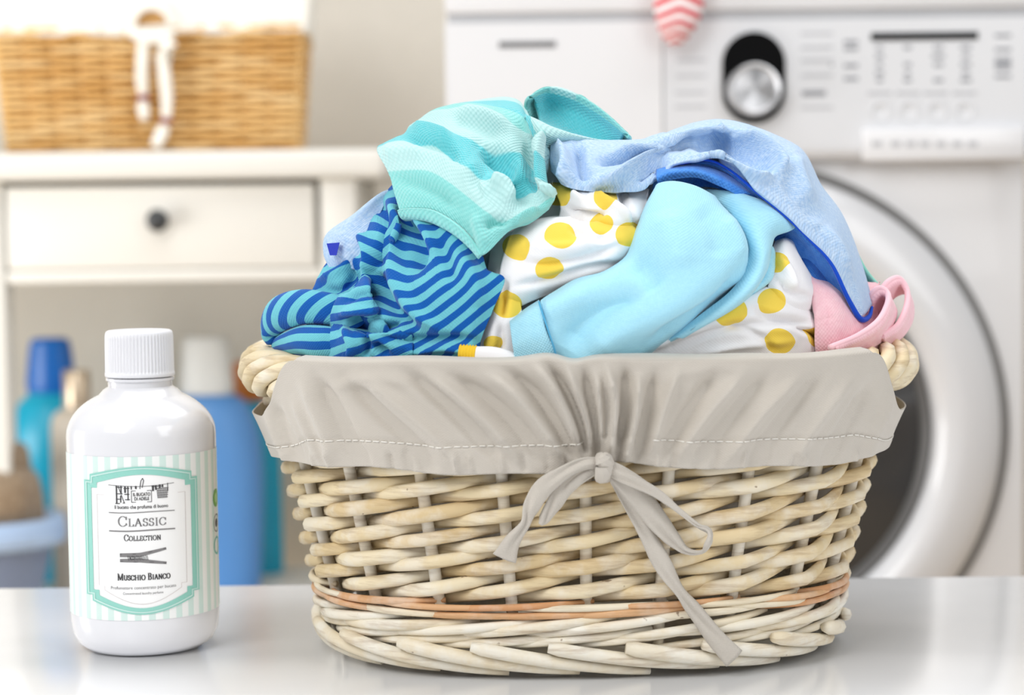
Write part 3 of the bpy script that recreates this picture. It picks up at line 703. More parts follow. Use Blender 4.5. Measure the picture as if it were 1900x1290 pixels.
# label
FD = OD-OR
def lz(py): return U(267, py, FD).z
def lu(px): return OR*math.asin(max(-1, min(1, (px-267)/137.5)))
def wrap(u_, z, eps): a = ang0+u_/OR; r_ = OR+eps; return (OX+r_*math.cos(a), OD+r_*math.sin(a), z)
def label_mat():
    m = NT('label_paper'); x, y, z = m.sep(m.uv('rest'))[:3]
    ph = m.math('FRACT', m.math('ADD', m.math('MULTIPLY', x, 1/0.0080), 0.27))
    st = m.ramp(ph, [(0.0, (0, 0, 0, 1)), (0.46, (0, 0, 0, 1)), (0.54, (1, 1, 1, 1)), (0.96, (1, 1, 1, 1)), (1, (0, 0, 0, 1))])
    m.l(m.mix(st, lin((246, 248, 247)), lin((214, 235, 229))), m.b.inputs['Base Color']); m.b.inputs['Roughness'].default_value = 0.35; return m.m
na = 90; v = []; f = []; uv = []
for j, z in enumerate((lz(1152), lz(1000), lz(848))):
    for i in range(na+1):
        u_ = OR*(-1.75+3.5*i/na); v.append(wrap(u_, z, 0.00018)); uv.append((u_, z))
for j in range(2):
    for i in range(na): f.append((j*(na+1)+i, j*(na+1)+i+1, (j+1)*(na+1)+i+1, (j+1)*(na+1)+i))
lab = mesh('label', v, f, label_mat(), bt); ul = lab.data.uv_layers.new(name='rest')
for lp in lab.data.loops: ul.data[lp.index].uv = uv[lp.vertex_index]
M_MINT = plain('mint_print', (150, 212, 199), 0.4, vary=0.01); M_MINT2 = plain('pale_mint_print', (205, 236, 229), 0.4, vary=0.01)
M_PAPER = plain('white_print', (250, 250, 250), 0.4, vary=0.003); M_INK = plain('dark_ink', (66, 64, 66), 0.5); M_GREY = plain('grey_ink', (132, 130, 131), 0.5); M_PINK = plain('pale_line_ink', (206, 196, 194), 0.5)
def outline(x0, x1, ya, yb, st, top, bot, yst):
    """plaque outline with notched corners and bowed top and bottom (label pixels)"""
    c = (x0+x1)/2; L = []
    L += [(x0, y) for y in np.linspace(yb, ya, 12)]+[(x0+st, ya), (x0+st, ya-yst)]
    for t in np.linspace(0, 1, 25)[1:-1]: x = x0+st+(x1-x0-2*st)*t; L.append((x, ya-yst+(top-(ya-yst))*math.sin(math.pi*t)))
    L += [(x1-st, ya-yst), (x1-st, ya)]+[(x1, y) for y in np.linspace(ya, yb, 12)]+[(x1-st, yb), (x1-st, yb+yst)]
    for t in np.linspace(1, 0, 25)[1:-1]: x = x0+st+(x1-x0-2*st)*t; L.append((x, yb+yst+(bot-(yb+yst))*math.sin(math.pi*t)))
    L += [(x0+st, yb+yst), (x0+st, yb)]
    return L
def lw(px, py, eps): return wrap(lu(px), lz(py), eps)
def ring_print(name, A, B, mat, eps):
    n = len(A); v = [lw(*p, eps) for p in A]+[lw(*p, eps) for p in B]
    return mesh(name, v, [(i, (i+1) % n, n+(i+1) % n, n+i) for i in range(n)], mat, lab, False)
O0 = outline(164, 364, 892, 1106, 10, 866, 1141, 11); O1 = outline(176.5, 352, 906, 1096, 10, 881, 1129, 10)
Oa = outline(166.8, 361.4, 895, 1104, 10, 869, 1138, 11); Ob = outline(168.6, 359.6, 897, 1102, 10, 871, 1136, 11)
xs_ = np.linspace(176.5, 352, 40); 
def fill(Q, mat, name, eps):                                   # vertical strips under the plaque
    tops, bots = {}, {}
    v = []; f = []
    xs2 = np.linspace(min(p[0] for p in Q)+0.3, max(p[0] for p in Q)-0.3, 70)
    n = len(Q)
    for x in xs2:
        ys = []
        for i in range(n):
            (a, ya), (b, yb) = Q[i], Q[(i+1) % n]
            if (a-x)*(b-x) < 0: ys.append(ya+(yb-ya)*(x-a)/(b-a))
        v += [lw(x, min(ys), eps), lw(x, max(ys), eps)]
    return mesh(name, v, [(2*i, 2*i+1, 2*i+3, 2*i+2) for i in range(len(xs2)-1)], mat, lab, False)
fill(O0, M_PAPER, 'label_plaque', 0.00026)
ring_print('label_frame', O0, O1, M_MINT, 0.00052)
ring_print('label_frame_line', Oa, Ob, M_MINT2, 0.00066)
O2 = outline(185.5, 341.5, 921, 1086, 11, 921, 1121, 0); O2 = outline(186, 342, 918, 1088, 10, 918, 1122, 8)
I2 = [((p[0]-264)*0.992+264, (p[1]-1005)*0.994+1005) for p in O2]
keep = [i for i in range(len(O2)) if O2[i][1] > 917.5]
A_ = [O2[i] for i in keep]; B_ = [I2[i] for i in keep]; nn = len(A_)
mesh('label_inner_line', [lw(*p, 0.00048) for p in A_]+[lw(*p, 0.00048) for p in B_], [(i, i+1, nn+i+1, nn+i) for i in range(nn-1) if not (abs(A_[i][0]-A_[i+1][0]) > 60)], M_PINK, lab, False)
# pen strokes: thick uprights, thin horizontals
class Pen:
    def __init__(s): s.v = []; s.f = []
    def line(s, pts, thick, thin, fx):
        for (x0, y0), (x1, y1) in zip(pts[:-1], pts[1:]):
            L = math.hypot(x1-x0, y1-y0)
            if L < 1e-9: continue
            wd = thin+(thick-thin)*abs(y1-y0)/L; nx, ny = -(y1-y0)/L*wd/2, (x1-x0)/L*wd/2; ex, ey = (x1-x0)/L*thin*0.3, (y1-y0)/L*thin*0.3
            k = len(s.v); s.v += [fx(x0-ex+nx, y0-ey+ny), fx(x0-ex-nx, y0-ey-ny), fx(x1+ex-nx, y1+ey-ny), fx(x1+ex+nx, y1+ey+ny)]; s.f.append((k, k+1, k+2, k+3))
    def build(s, name, mat): return mesh(name, s.v, s.f, mat, lab, False)
def arc(cx, cy, rx, ry, a0, a1, n=16): return [(cx+rx*math.cos(math.radians(a)), cy+ry*math.sin(math.radians(a))) for a in np.linspace(a0, a1, n)]
def sf(x, y, w_=0.13): return [(x-w_, y), (x+w_, y)]
GL = {
 'C': (0.84, [arc(.44, .5, .37, .5, 48, 312), [(.74, .66), (.76, .95)], [(.74, .30), (.76, .12)]]),
 'L': (0.68, [[(.2, 0), (.2, 1)], sf(.2, 1), [(.07, 0), (.6, 0)], [(.6, 0), (.63, .25)]]),
 'A': (0.86, [[(.1, 0), (.26, .42), (.42, 1)], [(.42, 1), (.74, 0)], [(.42, 1), (.74, 0)], [(.24, .36), (.6, .36)], sf(.1, 0, .1), sf(.74, 0, .12)]),
 'S': (0.62, [arc(.31, .74, .21, .25, 30, 230, 12)+[(.31, .5)]+arc(.31, .26, .23, .25, 70, -150, 14), [(.5, .72), (.51, .95)], [(.09, .28), (.08, .05)]]),
 'I': (0.42, [[(.21, 0), (.21, 1)], sf(.21, 0), sf(.21, 1)]),
 'O': (0.92, [arc(.46, .5, .39, .5, 0, 360, 28)]),
 'E': (0.72, [[(.2, 0), (.2, 1)], [(.07, 0), (.62, 0)], [(.07, 1), (.6, 1)], [(.2, .52), (.5, .52)], [(.62, 0), (.65, .24)], [(.6, 1), (.61, .78)]]),
 'T': (0.76, [[(.38, 0), (.38, 1)], sf(.38, 0), [(.05, 1), (.71, 1)], [(.05, 1), (.04, .76)], [(.71, 1), (.72, .76)]]),
 'N': (0.92, [[(.16, 0), (.16, 1)], [(.16, 1), (.74, 0)], [(.16, 1), (.74, 0)], [(.74, 0), (.74, 1)], sf(.16, 0), sf(.74, 1), sf(.1, 1, .06)]),
 'M': (1.08, [[(.15, 0), (.15, 1)], [(.15, 1), (.54, .05)], [(.54, .05), (.92, 1)], [(.92, 0), (.92, 1)], sf(.15, 0), sf(.92, 0), sf(.1, 1, .06), sf(.97, 1, .06)]),
 'U': (0.9, [[(.17, 1), (.17, .34)]+arc(.45, .34, .28, .34, 180, 360, 14)+[(.73, 1)], sf(.17, 1), sf(.73, 1)]),
 'H': (0.96, [[(.17, 0), (.17, 1)], [(.78, 0), (.78, 1)], [(.17, .5), (.78, .5)], sf(.17, 0), sf(.17, 1), sf(.78, 0), sf(.78, 1)]),
 'B': (0.76, [[(.19, 0), (.19, 1)], [(.06, 1), (.36, 1)]+arc(.36, .76, .22, .24, 90, -90, 12), [(.06, 0), (.38, 0)]+arc(.38, .26, .26, .26, -90, 90, 12)+[(.19, .52)]]),
}
def serif(words, x0, x1, ybase, h, mat, thick=0.15, thin=0.045, small=0.76, eps=0.00052):
    pen = Pen(); x = 0; glyphs = []
    for w_ in words.split(' '):
        for i, ch in enumerate(w_):
            k_ = 1.0 if i == 0 else small; adv, st = GL[ch]; glyphs.append((x, k_, st)); x += adv*k_+0.05
        x += 0.34
    x -= 0.39; ua, ub = lu(x0), lu(x1); zb_ = lz(ybase); hh = lz(ybase-h)-zb_
    fx = lambda X, Y: wrap(ua+(ub-ua)*X/x, zb_+hh*Y, eps)
    for gx_, k_, st in glyphs:
        for pl in st: pen.line([(gx_+px*k_, py*k_) for px, py in pl], thick*(0.5+0.5*k_), thin, fx)
    return pen.build('label_text', mat)
serif('CLASSIC', 222, 307, 976.5, 18.5, M_GREY, 0.13)
serif('COLLECTION', 232, 297, 1003.5, 11.5, M_INK, 0.17, 0.06)
serif('MUSCHIO BIANCO', 219, 312, 1076.5, 12.0, M_INK, 0.22, 0.07)
def sans(txt, x0, x1, ymid, h, mat, bold=0.0, eps=0.00052):
    cu = bpy.data.curves.new('t', 'FONT'); cu.body = txt; cu.size = 1; cu.offset = bold; cu.resolution_u = 3
    ob = bpy.data.objects.new('t', cu); COL.objects.link(ob); bpy.context.view_layer.update()
    me = bpy.data.meshes.new_from_object(ob.evaluated_get(bpy.context.evaluated_depsgraph_get()))
    co = np.zeros(len(me.vertices)*3); me.vertices.foreach_get('co', co); co = co.reshape(-1, 3)
    X0, X1 = co[:, 0].min(), co[:, 0].max(); ua, ub = lu(x0), lu(x1); zb_ = lz(ymid+h/2); hh = lz(ymid-h/2)-zb_
    for v_ in me.vertices: v_.co = wrap(ua+(ub-ua)*(v_.co.x-X0)/(X1-X0), zb_+hh*v_.co.y/0.72, eps)
    bpy.data.objects.remove(ob); bpy.data.curves.remove(cu); me.name = 'label_text'
    return link('label_text', me, mat, lab, False)
sans('Il bucato che profuma di buono', 217, 311, 940.5, 6.6, M_INK, 0.012)
sans('Profumatore concentrato per bucato', 207, 322, 1090.5, 6.0, M_PINK if False else M_GREY)
sans('Concentrated laundry perfume', 228, 299, 1101, 4.6, M_GREY)
sans('IL BUCATO', 250, 280, 917.5, 6.4, M_INK, 0.02); sans('DI ADELE', 252, 278, 925.5, 6.0, M_INK, 0.02)
pl = Pen(); fxl = lambda x, y: lw(x, y, 0.00052)
for y in (951, 985):
    pl.line([(x, y+0.6*math.sin((x-207)/18)) for x in np.linspace(207, 322, 24)], 1.6, 1.5 if y < 960 else 2.2, fxl)
pl.build('label_rule', M_GREY)
lg = Pen()
lg.line([(x, 899.5+3.4*math.sin(math.pi*(x-207)/115)) for x in np.linspace(207, 322, 24)], .8, .8, fxl)
for (x, y0, y1, w_) in ((221, 901, 934, 2.4), (229, 901, 916, 2), (228, 920, 932, 2), (236, 902, 914, 3), (241, 902, 928, 2), (247, 902, 908, 2), (255, 902, 907, 3), (285, 902, 912, 3.4), (290, 902, 910, 3), (297, 901, 908, 3), (302, 901, 906, 2.4), (311, 899, 914, 1.2)):
    lg.line([(x, y0), (x, y1)], w_, 1, fxl)
for (x0, x1, y) in ((220, 231, 904), (220, 231, 916), (220, 229, 926), (219, 226, 934), (234, 243, 906), (235, 243, 917), (236, 244, 927), (283, 303, 904), (232, 235, 933)): lg.line([(x0, y), (x1, y)], 1.6, 1.5, fxl)
for (a, b) in (((229, 918), (234, 932)), ((262, 907), (264, 893)), ((264, 893), (267, 888)), ((267, 888), (269, 892)), ((266, 905), (269, 892)), ((224, 902), (228, 914))): lg.line([a, b], 1.3, 1.2, fxl)
lg.line([(247, 911), (282, 911), (282, 932), (247, 932), (247, 911)], 1.0, 1.0, fxl)
lg.build('logo_print', M_INK)
bk = Pen()
for i in range(7): x = 292+i*3.0; bk.line([(x, 907), (x+(3-i)*0.5, 926)], 1.5, 1, fxl)
for i in range(5): bk.line([(292+i*0.4, 908+i*4.2), (312-i*0.4, 908+i*4.2)], 1.6, 1.3, fxl)
bk.build('logo_print', M_GREY)
# clothes peg drawing
def poly_print(pts, mat, name, eps): return mesh(name, [lw(x, y, eps) for x, y in pts], [tuple(range(len(pts)))], mat, lab, False)
pq = Pen()
for a_, b_, w0, w1 in (((224, 1030), (262, 1030), 7, 8), ((258, 1030), (306, 1020.5), 7.5, 4.5), ((224, 1040), (262, 1040), 6, 8), ((258, 1040), (306, 1047.5), 7.5, 4.5)):
    L_n = math.hypot(b_[0]-a_[0], b_[1]-a_[1]); nx, ny = -(b_[1]-a_[1])/L_n, (b_[0]-a_[0])/L_n; k_ = len(pq.v)
    for t_ in (0, .25, .5, .75, 1):
        x, y = a_[0]+(b_[0]-a_[0])*t_, a_[1]+(b_[1]-a_[1])*t_; w_ = (w0+(w1-w0)*t_)/2
        pq.v += [lw(x+nx*w_, y+ny*w_, 0.00044), lw(x-nx*w_, y-ny*w_, 0.00044)]
    pq.f += [(k_+2*q, k_+2*q+1, k_+2*q+3, k_+2*q+2) for q in range(4)]
pq.build('peg_print', M_GREY)
pg = Pen()
for i in range(14): x = 238+i*2.6; pg.line([(x, 1031+(i % 3)*0.6), (x+1.5, 1040-(i % 2))], 0.9, 0.8, fxl)
pg.line([(224, 1029), (250, 1028), (278, 1025), (305, 1020)], .9, .9, fxl); pg.line([(226, 1041), (252, 1043), (280, 1044), (305, 1048)], .9, .9, fxl); pg.line(arc(246, 1035.5, 4, 2.5, 0, 360, 14), .9, .9, fxl)
pg.build('peg_print', M_INK)
# badges at the right edge of the label
def badge(py, r_px, mat, r_in, name, u0):
    A = [(u0+r_px*PXM*math.cos(a), lz(py)+r_px*PXM*math.sin(a)) for a in np.linspace(0, 2*math.pi, 32, endpoint=False)]
    B = [(u0+(x-u0)*r_in, lz(py)+(z-lz(py))*r_in) for x, z in A]
    v = [wrap(x, z, 0.0004) for x, z in A+B]; f = [(i, (i+1) % 32, 32+(i+1) % 32, 32+i) for i in range(32)]
    return mesh(name, v, f, mat, lab, False)
ub_ = OR*1.30
badge(943, 17, plain('green_print', (128, 190, 92), 0.4), 0.02, 'badge_print', ub_)
badge(943, 9, plain('pale_green_print', (186, 222, 160), 0.4), 0.05, 'badge_print', ub_).location.z += 0
badge(991, 17, M_INK, 0.90, 'badge_print', ub_); badge(991, 8, M_INK, 0.05, 'badge_print', ub_)
badge(1034, 17, plain('teal_print', (104, 196, 186), 0.4), 0.80, 'badge_print', ub_)
# ================================================================== CLOTHES IN THE BASKET
def heap_depth(px, py):
    X = np.abs((px-1075)/640.0); t = np.clip((665-py)/540.0, 0, 2)
    q = np.clip(1-X**2.5-t**2.2, 0, 1); return 1.215-0.133*q**0.7
def net_grid(net, nu, nv):
    """rows of (px, py, off[, extra depth]) -> dense grid of pixel coords and offsets"""
    A = np.array([[tuple(p)+(0.0,)*(4-len(p)) for p in row] for row in net], float)       # R, C, 4
    R, C, _ = A.shape; out = np.zeros((R, nu, 4))
    for r in range(R): out[r] = catmull(A[r], np.linspace(0, C-1, nu))
    D = np.zeros((nv, nu, 4)); tv = np.linspace(0, R-1, nv)
    for k in range(nu): D[:, k] = catmull(out[:, k], tv)
    return D
def vnoise(shape, cells, rng):
    ny, nx = shape; cy, cx = max(2, int(cells[0])+1), max(2, int(cells[1])+1)
    g = rng.standard_normal((cy+1, cx+1))
    y = np.linspace(0, cy-1e-6, ny); x = np.linspace(0, cx-1e-6, nx)
    iy, ix = y.astype(int), x.astype(int); fy, fx = y-iy, x-ix; fy = fy*fy*(3-2*fy); fx = fx*fx*(3-2*fx)
    a = g[iy][:, ix]; b = g[iy][:, ix+1]; c = g[iy+1][:, ix]; d = g[iy+1][:, ix+1]
    return (a*(1-fx)+b*fx)*(1-fy)[:, None]+(c*(1-fx)+d*fx)*fy[:, None]
def normals(P):
    du = np.gradient(P, axis=1); dv = np.gradient(P, axis=0); n = np.cross(du, dv); return n/(np.linalg.norm(n, axis=2, keepdims=True)+1e-12)
def wrinkle(P, eu, ev, cells, amp, seed, iters=60, pull=0.02, bend=0.3, edge_pull=0.15):
    """grow the sheet by eu / ev while it stays near its place, so that it buckles into creases"""
    rng = np.random.default_rng(seed); N = normals(P)
    X = P+N*(vnoise(P.shape[:2], cells, rng)*amp)[..., None]
    Lu = np.linalg.norm(P[:, 1:]-P[:, :-1], axis=2)*(1+eu); Lv = np.linalg.norm(P[1:]-P[:-1], axis=2)*(1+ev)
    Lu2 = Lu[:, 1:]+Lu[:, :-1]; Lv2 = Lv[1:]+Lv[:-1]
    def proj(a, b, L, k):
        d = b-a; l = np.linalg.norm(d, axis=-1); c = (k*0.5*(l-L)/np.maximum(l, 1e-9))[..., None]*d; return c
    pk = np.full(P.shape[:2], pull); pk[0] = pk[-1] = edge_pull; pk[:, 0] = pk[:, -1] = edge_pull
    for it in range(iters):
        for s in (0, 1):
            a = X[:, s:-1:2]; b = X[:, s+1::2]; m = min(a.shape[1], b.shape[1]); c = proj(a[:, :m], b[:, :m], Lu[:, s::2][:, :m], 0.9)
            X[:, s:-1:2][:, :m] += c; X[:, s+1::2][:, :m] -= c
            a = X[s:-1:2]; b = X[s+1::2]; m = min(a.shape[0], b.shape[0]); c = proj(a[:m], b[:m], Lv[s::2][:m], 0.9)
            X[s:-1:2][:m] += c; X[s+1::2][:m] -= c
        c = proj(X[:, :-2], X[:, 2:], Lu2, bend)*0.5; X[:, :-2] += c; X[:, 2:] -= c
        c = proj(X[:-2], X[2:], Lv2, bend)*0.5; X[:-2] += c; X[2:] -= c
        X += pk[..., None]*(P-X)
    X[1:-1, 1:-1] = 0.6*X[1:-1, 1:-1]+0.1*(X[:-2, 1:-1]+X[2:, 1:-1]+X[1:-1, :-2]+X[1:-1, 2:])
    return X
class Cloth:
    def __init__(s): s.v = []; s.f = []; s.uv = []; s.px = []; s.mi = []
    def patch(s, net, nu=70, nv=60, eu=0.0, ev=0.0, cells=(6, 6), amp=0.001, seed=1, iters=50, pull=0.03, bend=0.35, depth=heap_depth, uvf=None, mi=0, relief=None, strokes=None, coupling=0.0):
        D = net_grid(net, nu, nv); d = depth(D[..., 0], D[..., 1])-D[..., 2]+D[..., 3]
        P = unproj(D[..., 0], D[..., 1], d)
        if relief is not None:
            uu, vv = np.meshgrid(np.linspace(0, 1, nu), np.linspace(0, 1, nv)); P = P+normals(P)*relief(uu, vv, D[..., 0], D[..., 1])[..., None]
        fld = np.zeros(D.shape[:2])
        if strokes:
            fld = stroke_field(D[..., 0], D[..., 1], strokes); N = normals(P); N *= np.where(N[..., 1:2].mean() > 0, -1, 1); P = P+N*fld[..., None]
        if eu or ev: P = wrinkle(P, eu, ev, cells, amp, seed, iters, pull, bend)
        su = np.concatenate([[0], np.cumsum(np.linalg.norm(np.diff(P[nv//2], axis=0), axis=1))]); sv = np.concatenate([[0], np.cumsum(np.linalg.norm(np.diff(P[:, nu//2], axis=0), axis=1))])
        k = len(s.v); s.v += [tuple(p) for p in P.reshape(-1, 3)]
        UU, VV = np.meshgrid(su, sv); s.uv += list(zip(UU.ravel(), VV.ravel()))
        pat = uvf(D[..., 0], D[..., 1], np.meshgrid(np.linspace(0, 1, nu), np.linspace(0, 1, nv))) if uvf else (D[..., 0]/1000, D[..., 1]/1000)
        if coupling: pat = (pat[0]+fld*coupling, pat[1])
        s.px += list(zip(pat[0].ravel(), pat[1].ravel()))
        for i in range(nv-1):
            for j in range(nu-1): a = k+i*nu+j; s.f.append((a, a+1, a+nu+1, a+nu)); s.mi.append(mi)
        return P
    def build(s, name, mats, parent=None, thick=0.0016, offset=-1.0):
        o = mesh(name, s.v, s.f, None, parent)
        for m in mats: o.data.materials.append(m)
        if len(mats) > 1: o.data.polygons.foreach_set('material_index', s.mi)
        lv = np.zeros(len(o.data.loops), int); o.data.loops.foreach_get('vertex_index', lv)
        for nm, dat in (('rest', s.uv), ('pat', s.px)):
            ul = o.data.uv_layers.new(name=nm); ul.data.foreach_set('uv', np.array(dat)[lv].ravel())
        # faces towards the camera
        me = o.data
        md = o.modifiers.new('thickness', 'SOLIDIFY'); md.thickness = thick; md.offset = offset
        return o
def flat_rows(*rows): return [list(r) for r in rows]
# ---------------- white bodysuit with yellow dots (the body of the heap)
DOTS = [(958, 457, 26), (1040, 438, 30), (1020, 500, 27), (941, 566, 28), (1124, 368, 22), (1116, 414, 22), (1168, 435, 26), (1355, 578, 32), (1432, 558, 26), (1446, 634, 27), (1522, 626, 24), (1441, 487, 22), (1034, 360, 26), (914, 638, 17), (1235, 545, 26), (1290, 470, 26), (1150, 600, 26), (1060, 600, 28), (1000, 640, 24), (860, 560, 26), (1370, 650, 0)]
def dots_mat():
    m = NT('white_jersey_yellow_dots'); x, y, z = m.sep(m.uv('pat'))[:3]; acc = None
    for cx, cy, r in DOTS:
        if r <= 0: continue
        dx = m.math('SUBTRACT', x, cx/1000); dy = m.math('MULTIPLY', m.math('SUBTRACT', y, cy/1000), 1.15)
        d2 = m.math('ADD', m.math('MULTIPLY', dx, dx), m.math('MULTIPLY', dy, dy))
        g = m.math('LESS_THAN', d2, (r/1000)**2); acc = g if acc is None else m.math('MAXIMUM', acc, g)
    m.l(m.mix(acc, lin((246, 245, 247)), lin((247, 214, 84))), m.b.inputs['Base Color']); m.b.inputs['Roughness'].default_value = 0.85
    m.b.inputs['Specular IOR Level'].default_value = 0.2; m.b.inputs['Sheen Weight'].default_value = 0.2
    weave_bump(m, m.uv('rest'), 4200, 0.12, 0.0004); return m.m
W = Cloth()
WS = [([(945, 470), (1000, 490), (1080, 480), (1150, 455)], 9, -.0045), ([(960, 530), (1020, 520), (1090, 500), (1150, 490)], 8, -.004), ([(1060, 425), (1100, 440), (1130, 442)], 7, -.005),
      ([(975, 455), (1040, 460), (1110, 448)], 10, .003), ([(940, 520), (935, 560), (930, 590)], 7, -.004), ([(1050, 380), (1090, 400), (1130, 390)], 7, -.005), ([(1100, 360), (1140, 385), (1180, 410)], 7, .005), ([(1060, 360), (1085, 375)], 6, .004), ([(1150, 350), (1165, 385), (1185, 420)], 6, -.005),
      ([(1250, 640), (1330, 615), (1420, 600), (1490, 600)], 10, -.004), ([(1300, 655), (1380, 640), (1470, 632)], 8, .003), ([(1400, 575), (1440, 590), (1500, 600)], 7, -.004), ([(1350, 600), (1400, 620), (1440, 650)], 7, -.003), ([(1480, 610), (1510, 620), (1530, 640)], 6, -.005),
      ([(1440, 520), (1470, 545), (1500, 550)], 7, -.004), ([(1450, 480), (1465, 510), (1475, 540)], 7, .004), ([(925, 600), (930, 640), (920, 660)], 7, -.004), ([(1200, 648), (1260, 625), (1310, 610)], 7, .003)]
cols = [505, 560, 620, 700, 780, 860, 940, 1020, 1100, 1180, 1260, 1340, 1420, 1490, 1550, 1610, 1655]
top = np.interp(cols, [505, 600, 700, 800, 900, 1000, 1080, 1150, 1300, 1450, 1520, 1560, 1620, 1655], [635, 560, 450, 310, 250, 240, 290, 310, 280, 310, 380, 440, 570, 630])
net = []
for t, off in ((0.0, -.006), (0.12, -.008), (0.3, -.012), (0.5, -.018), (0.7, -.022), (0.88, -.026), (1.0, -.024)):
    net.append([(c, 700+(tp-700)*t, off) for c, tp in zip(cols, top)])
nb = lambda c, k_: 1075+(c-1075)*k_
net.append([(nb(c, .95), tp+25, -.01, 0.05) for c, tp in zip(cols, top)]); net.append([(nb(c, .88), min(700, tp+120), -.01, 0.08) for c, tp in zip(cols, top)]); net.append([(nb(c, .84), 720, -.01, 0.085) for c, tp in zip(cols, top)])
W.patch(net, 150, 110, 0.03, 0.03, (10, 16), 0.003, 3, 60, 0.04)
W.patch([[(930, 590, -.004), (985, 560, -.002), (1060, 535, -.003), (1130, 515, -.004), (1180, 490, -.006)],
         [(926, 545, .006), (990, 527, .008), (1060, 508, .006), (1130, 490, .004), (1178, 465, 0)],
         [(930, 490, .008), (990, 475, .014), (1060, 462, .013), (1130, 450, .010), (1185, 440, .004)],
         [(945, 440, .004), (1000, 416, .008), (1065, 407, .009), (1125, 416, .006), (1190, 415, 0)],
         [(955, 425, -.010), (1008, 404, -.008), (1070, 398, -.008), (1130, 404, -.010), (1195, 405, -.012)]], 80, 60, 0.04, 0.03, (4, 5), 0.003, 8, 60, 0.04, strokes=WS)
W.patch([[(1030, 425, -.006), (1080, 420, -.006), (1120, 440, -.004), (1165, 440, -.004), (1200, 425, -.006)],
         [(1040, 385, .000), (1085, 385, .006), (1130, 405, .009), (1170, 405, .006), (1205, 395, .000)],
         [(1030, 352, -.004), (1080, 352, .002), (1125, 365, .006), (1165, 370, .003), (1200, 365, -.002)],
         [(1025, 335, -.016), (1080, 335, -.014), (1130, 340, -.012), (1170, 345, -.012), (1205, 350, -.012)]], 60, 50, 0.05, 0.05, (3, 5), 0.003, 11, 60, 0.04, strokes=WS)
W.patch([[(1140, 700, -.002), (1250, 700, .000), (1350, 700, .000), (1450, 695, .000), (1550, 690, -.006)],
         [(1180, 655, .003), (1265, 650, .004), (1360, 645, .006), (1450, 640, .006), (1545, 640, -.002)],
         [(1230, 622, .004), (1300, 608, .008), (1375, 605, .012), (1455, 605, .012), (1530, 612, .002)],
         [(1290, 592, .002), (1345, 572, .007), (1400, 562, .011), (1460, 570, .010), (1518, 590, .000)],
         [(1340, 565, -.004), (1380, 548, .000), (1425, 532, .003), (1465, 545, .003), (1510, 570, -.006)],
         [(1360, 550, -.02), (1395, 535, -.016), (1430, 518, -.014), (1468, 530, -.014), (1505, 555, -.02)]], 90, 60, 0.035, 0.04, (4, 7), 0.003, 21, 60, 0.04, strokes=WS)
W.patch([[(1418, 575, -.002), (1455, 582, .006), (1490, 580, .004), (1522, 566, -.006)],
         [(1424, 535, .004), (1460, 535, .013), (1495, 540, .010), (1522, 540, -.004)],
         [(1430, 495, .003), (1462, 490, .011), (1490, 500, .008), (1508, 515, -.004)],
         [(1434, 460, .000), (1455, 450, .006), (1474, 458, .004), (1486, 478, -.006)],
         [(1440, 446, -.014), (1456, 440, -.010), (1472, 446, -.010), (1480, 462, -.016)]], 50, 50, 0.04, 0.04, (4, 4), 0.002, 22, 50, 0.05, strokes=WS)
W.patch([[(885, 700, -.002), (915, 700, .0), (950, 700, .0), (980, 700, -.002)], [(892, 630, .000), (915, 625, .004), (945, 625, .004), (975, 625, 0)], [(905, 560, -.002), (922, 555, .003), (942, 550, .004), (965, 550, 0)], [(905, 500, -.004), (922, 490, .000), (942, 480, .0), (965, 480, -.004)], [(915, 440, -.012), (930, 435, -.01), (950, 430, -.01), (970, 430, -.012)]], 40, 60, 0.05, 0.03, (4, 3), 0.002, 23, 50, 0.05, strokes=WS)
romper = W.build('baby_bodysuit', [dots_mat()]); tag(romper, 'white baby bodysuit with big yellow dots, crumpled in the middle of the heap', 'clothes', 'baby clothes heaped in the laundry basket')
# its sleeve end with the yellow ribbed cuff at the rim
def heap_tube(path, rpx, nseg=40, n=20, flat=0.7):
    Q = spline([tuple(p)+(r,) for p, r in zip(path, rpx)], nseg); pts = []
    for q in Q: d = float(heap_depth(q[0], q[1]))-q[2]; pts.append(U(q[0], q[1], d))
    return pts, [max(0.0005, q[3]*1.1/FPX) for q in Q]
pts, rr = heap_tube([(882, 656, .012), (915, 658, .013), (945, 666, .012), (975, 680, .008)], [13, 14, 14, 12]); MB().tube(pts, rr, 20, True, 0.6).build('sleeve', plain('white_jersey', (246, 245, 247), 0.85, vary=0.01), romper, sharp=False)
pts, rr = heap_tube([(852, 652, .012), (868, 654, .012), (883, 656, .012)], [12, 13.5, 14], 30)
rr = [r+0.0004*math.sin(i*1.2) for i, r in enumerate(rr)]
MB().tube(pts, rr, 20, True, 0.62).build('cuff', plain('yellow_rib', (248, 206, 48), 0.85, vary=0.03, scale=300), romper, sharp=False)
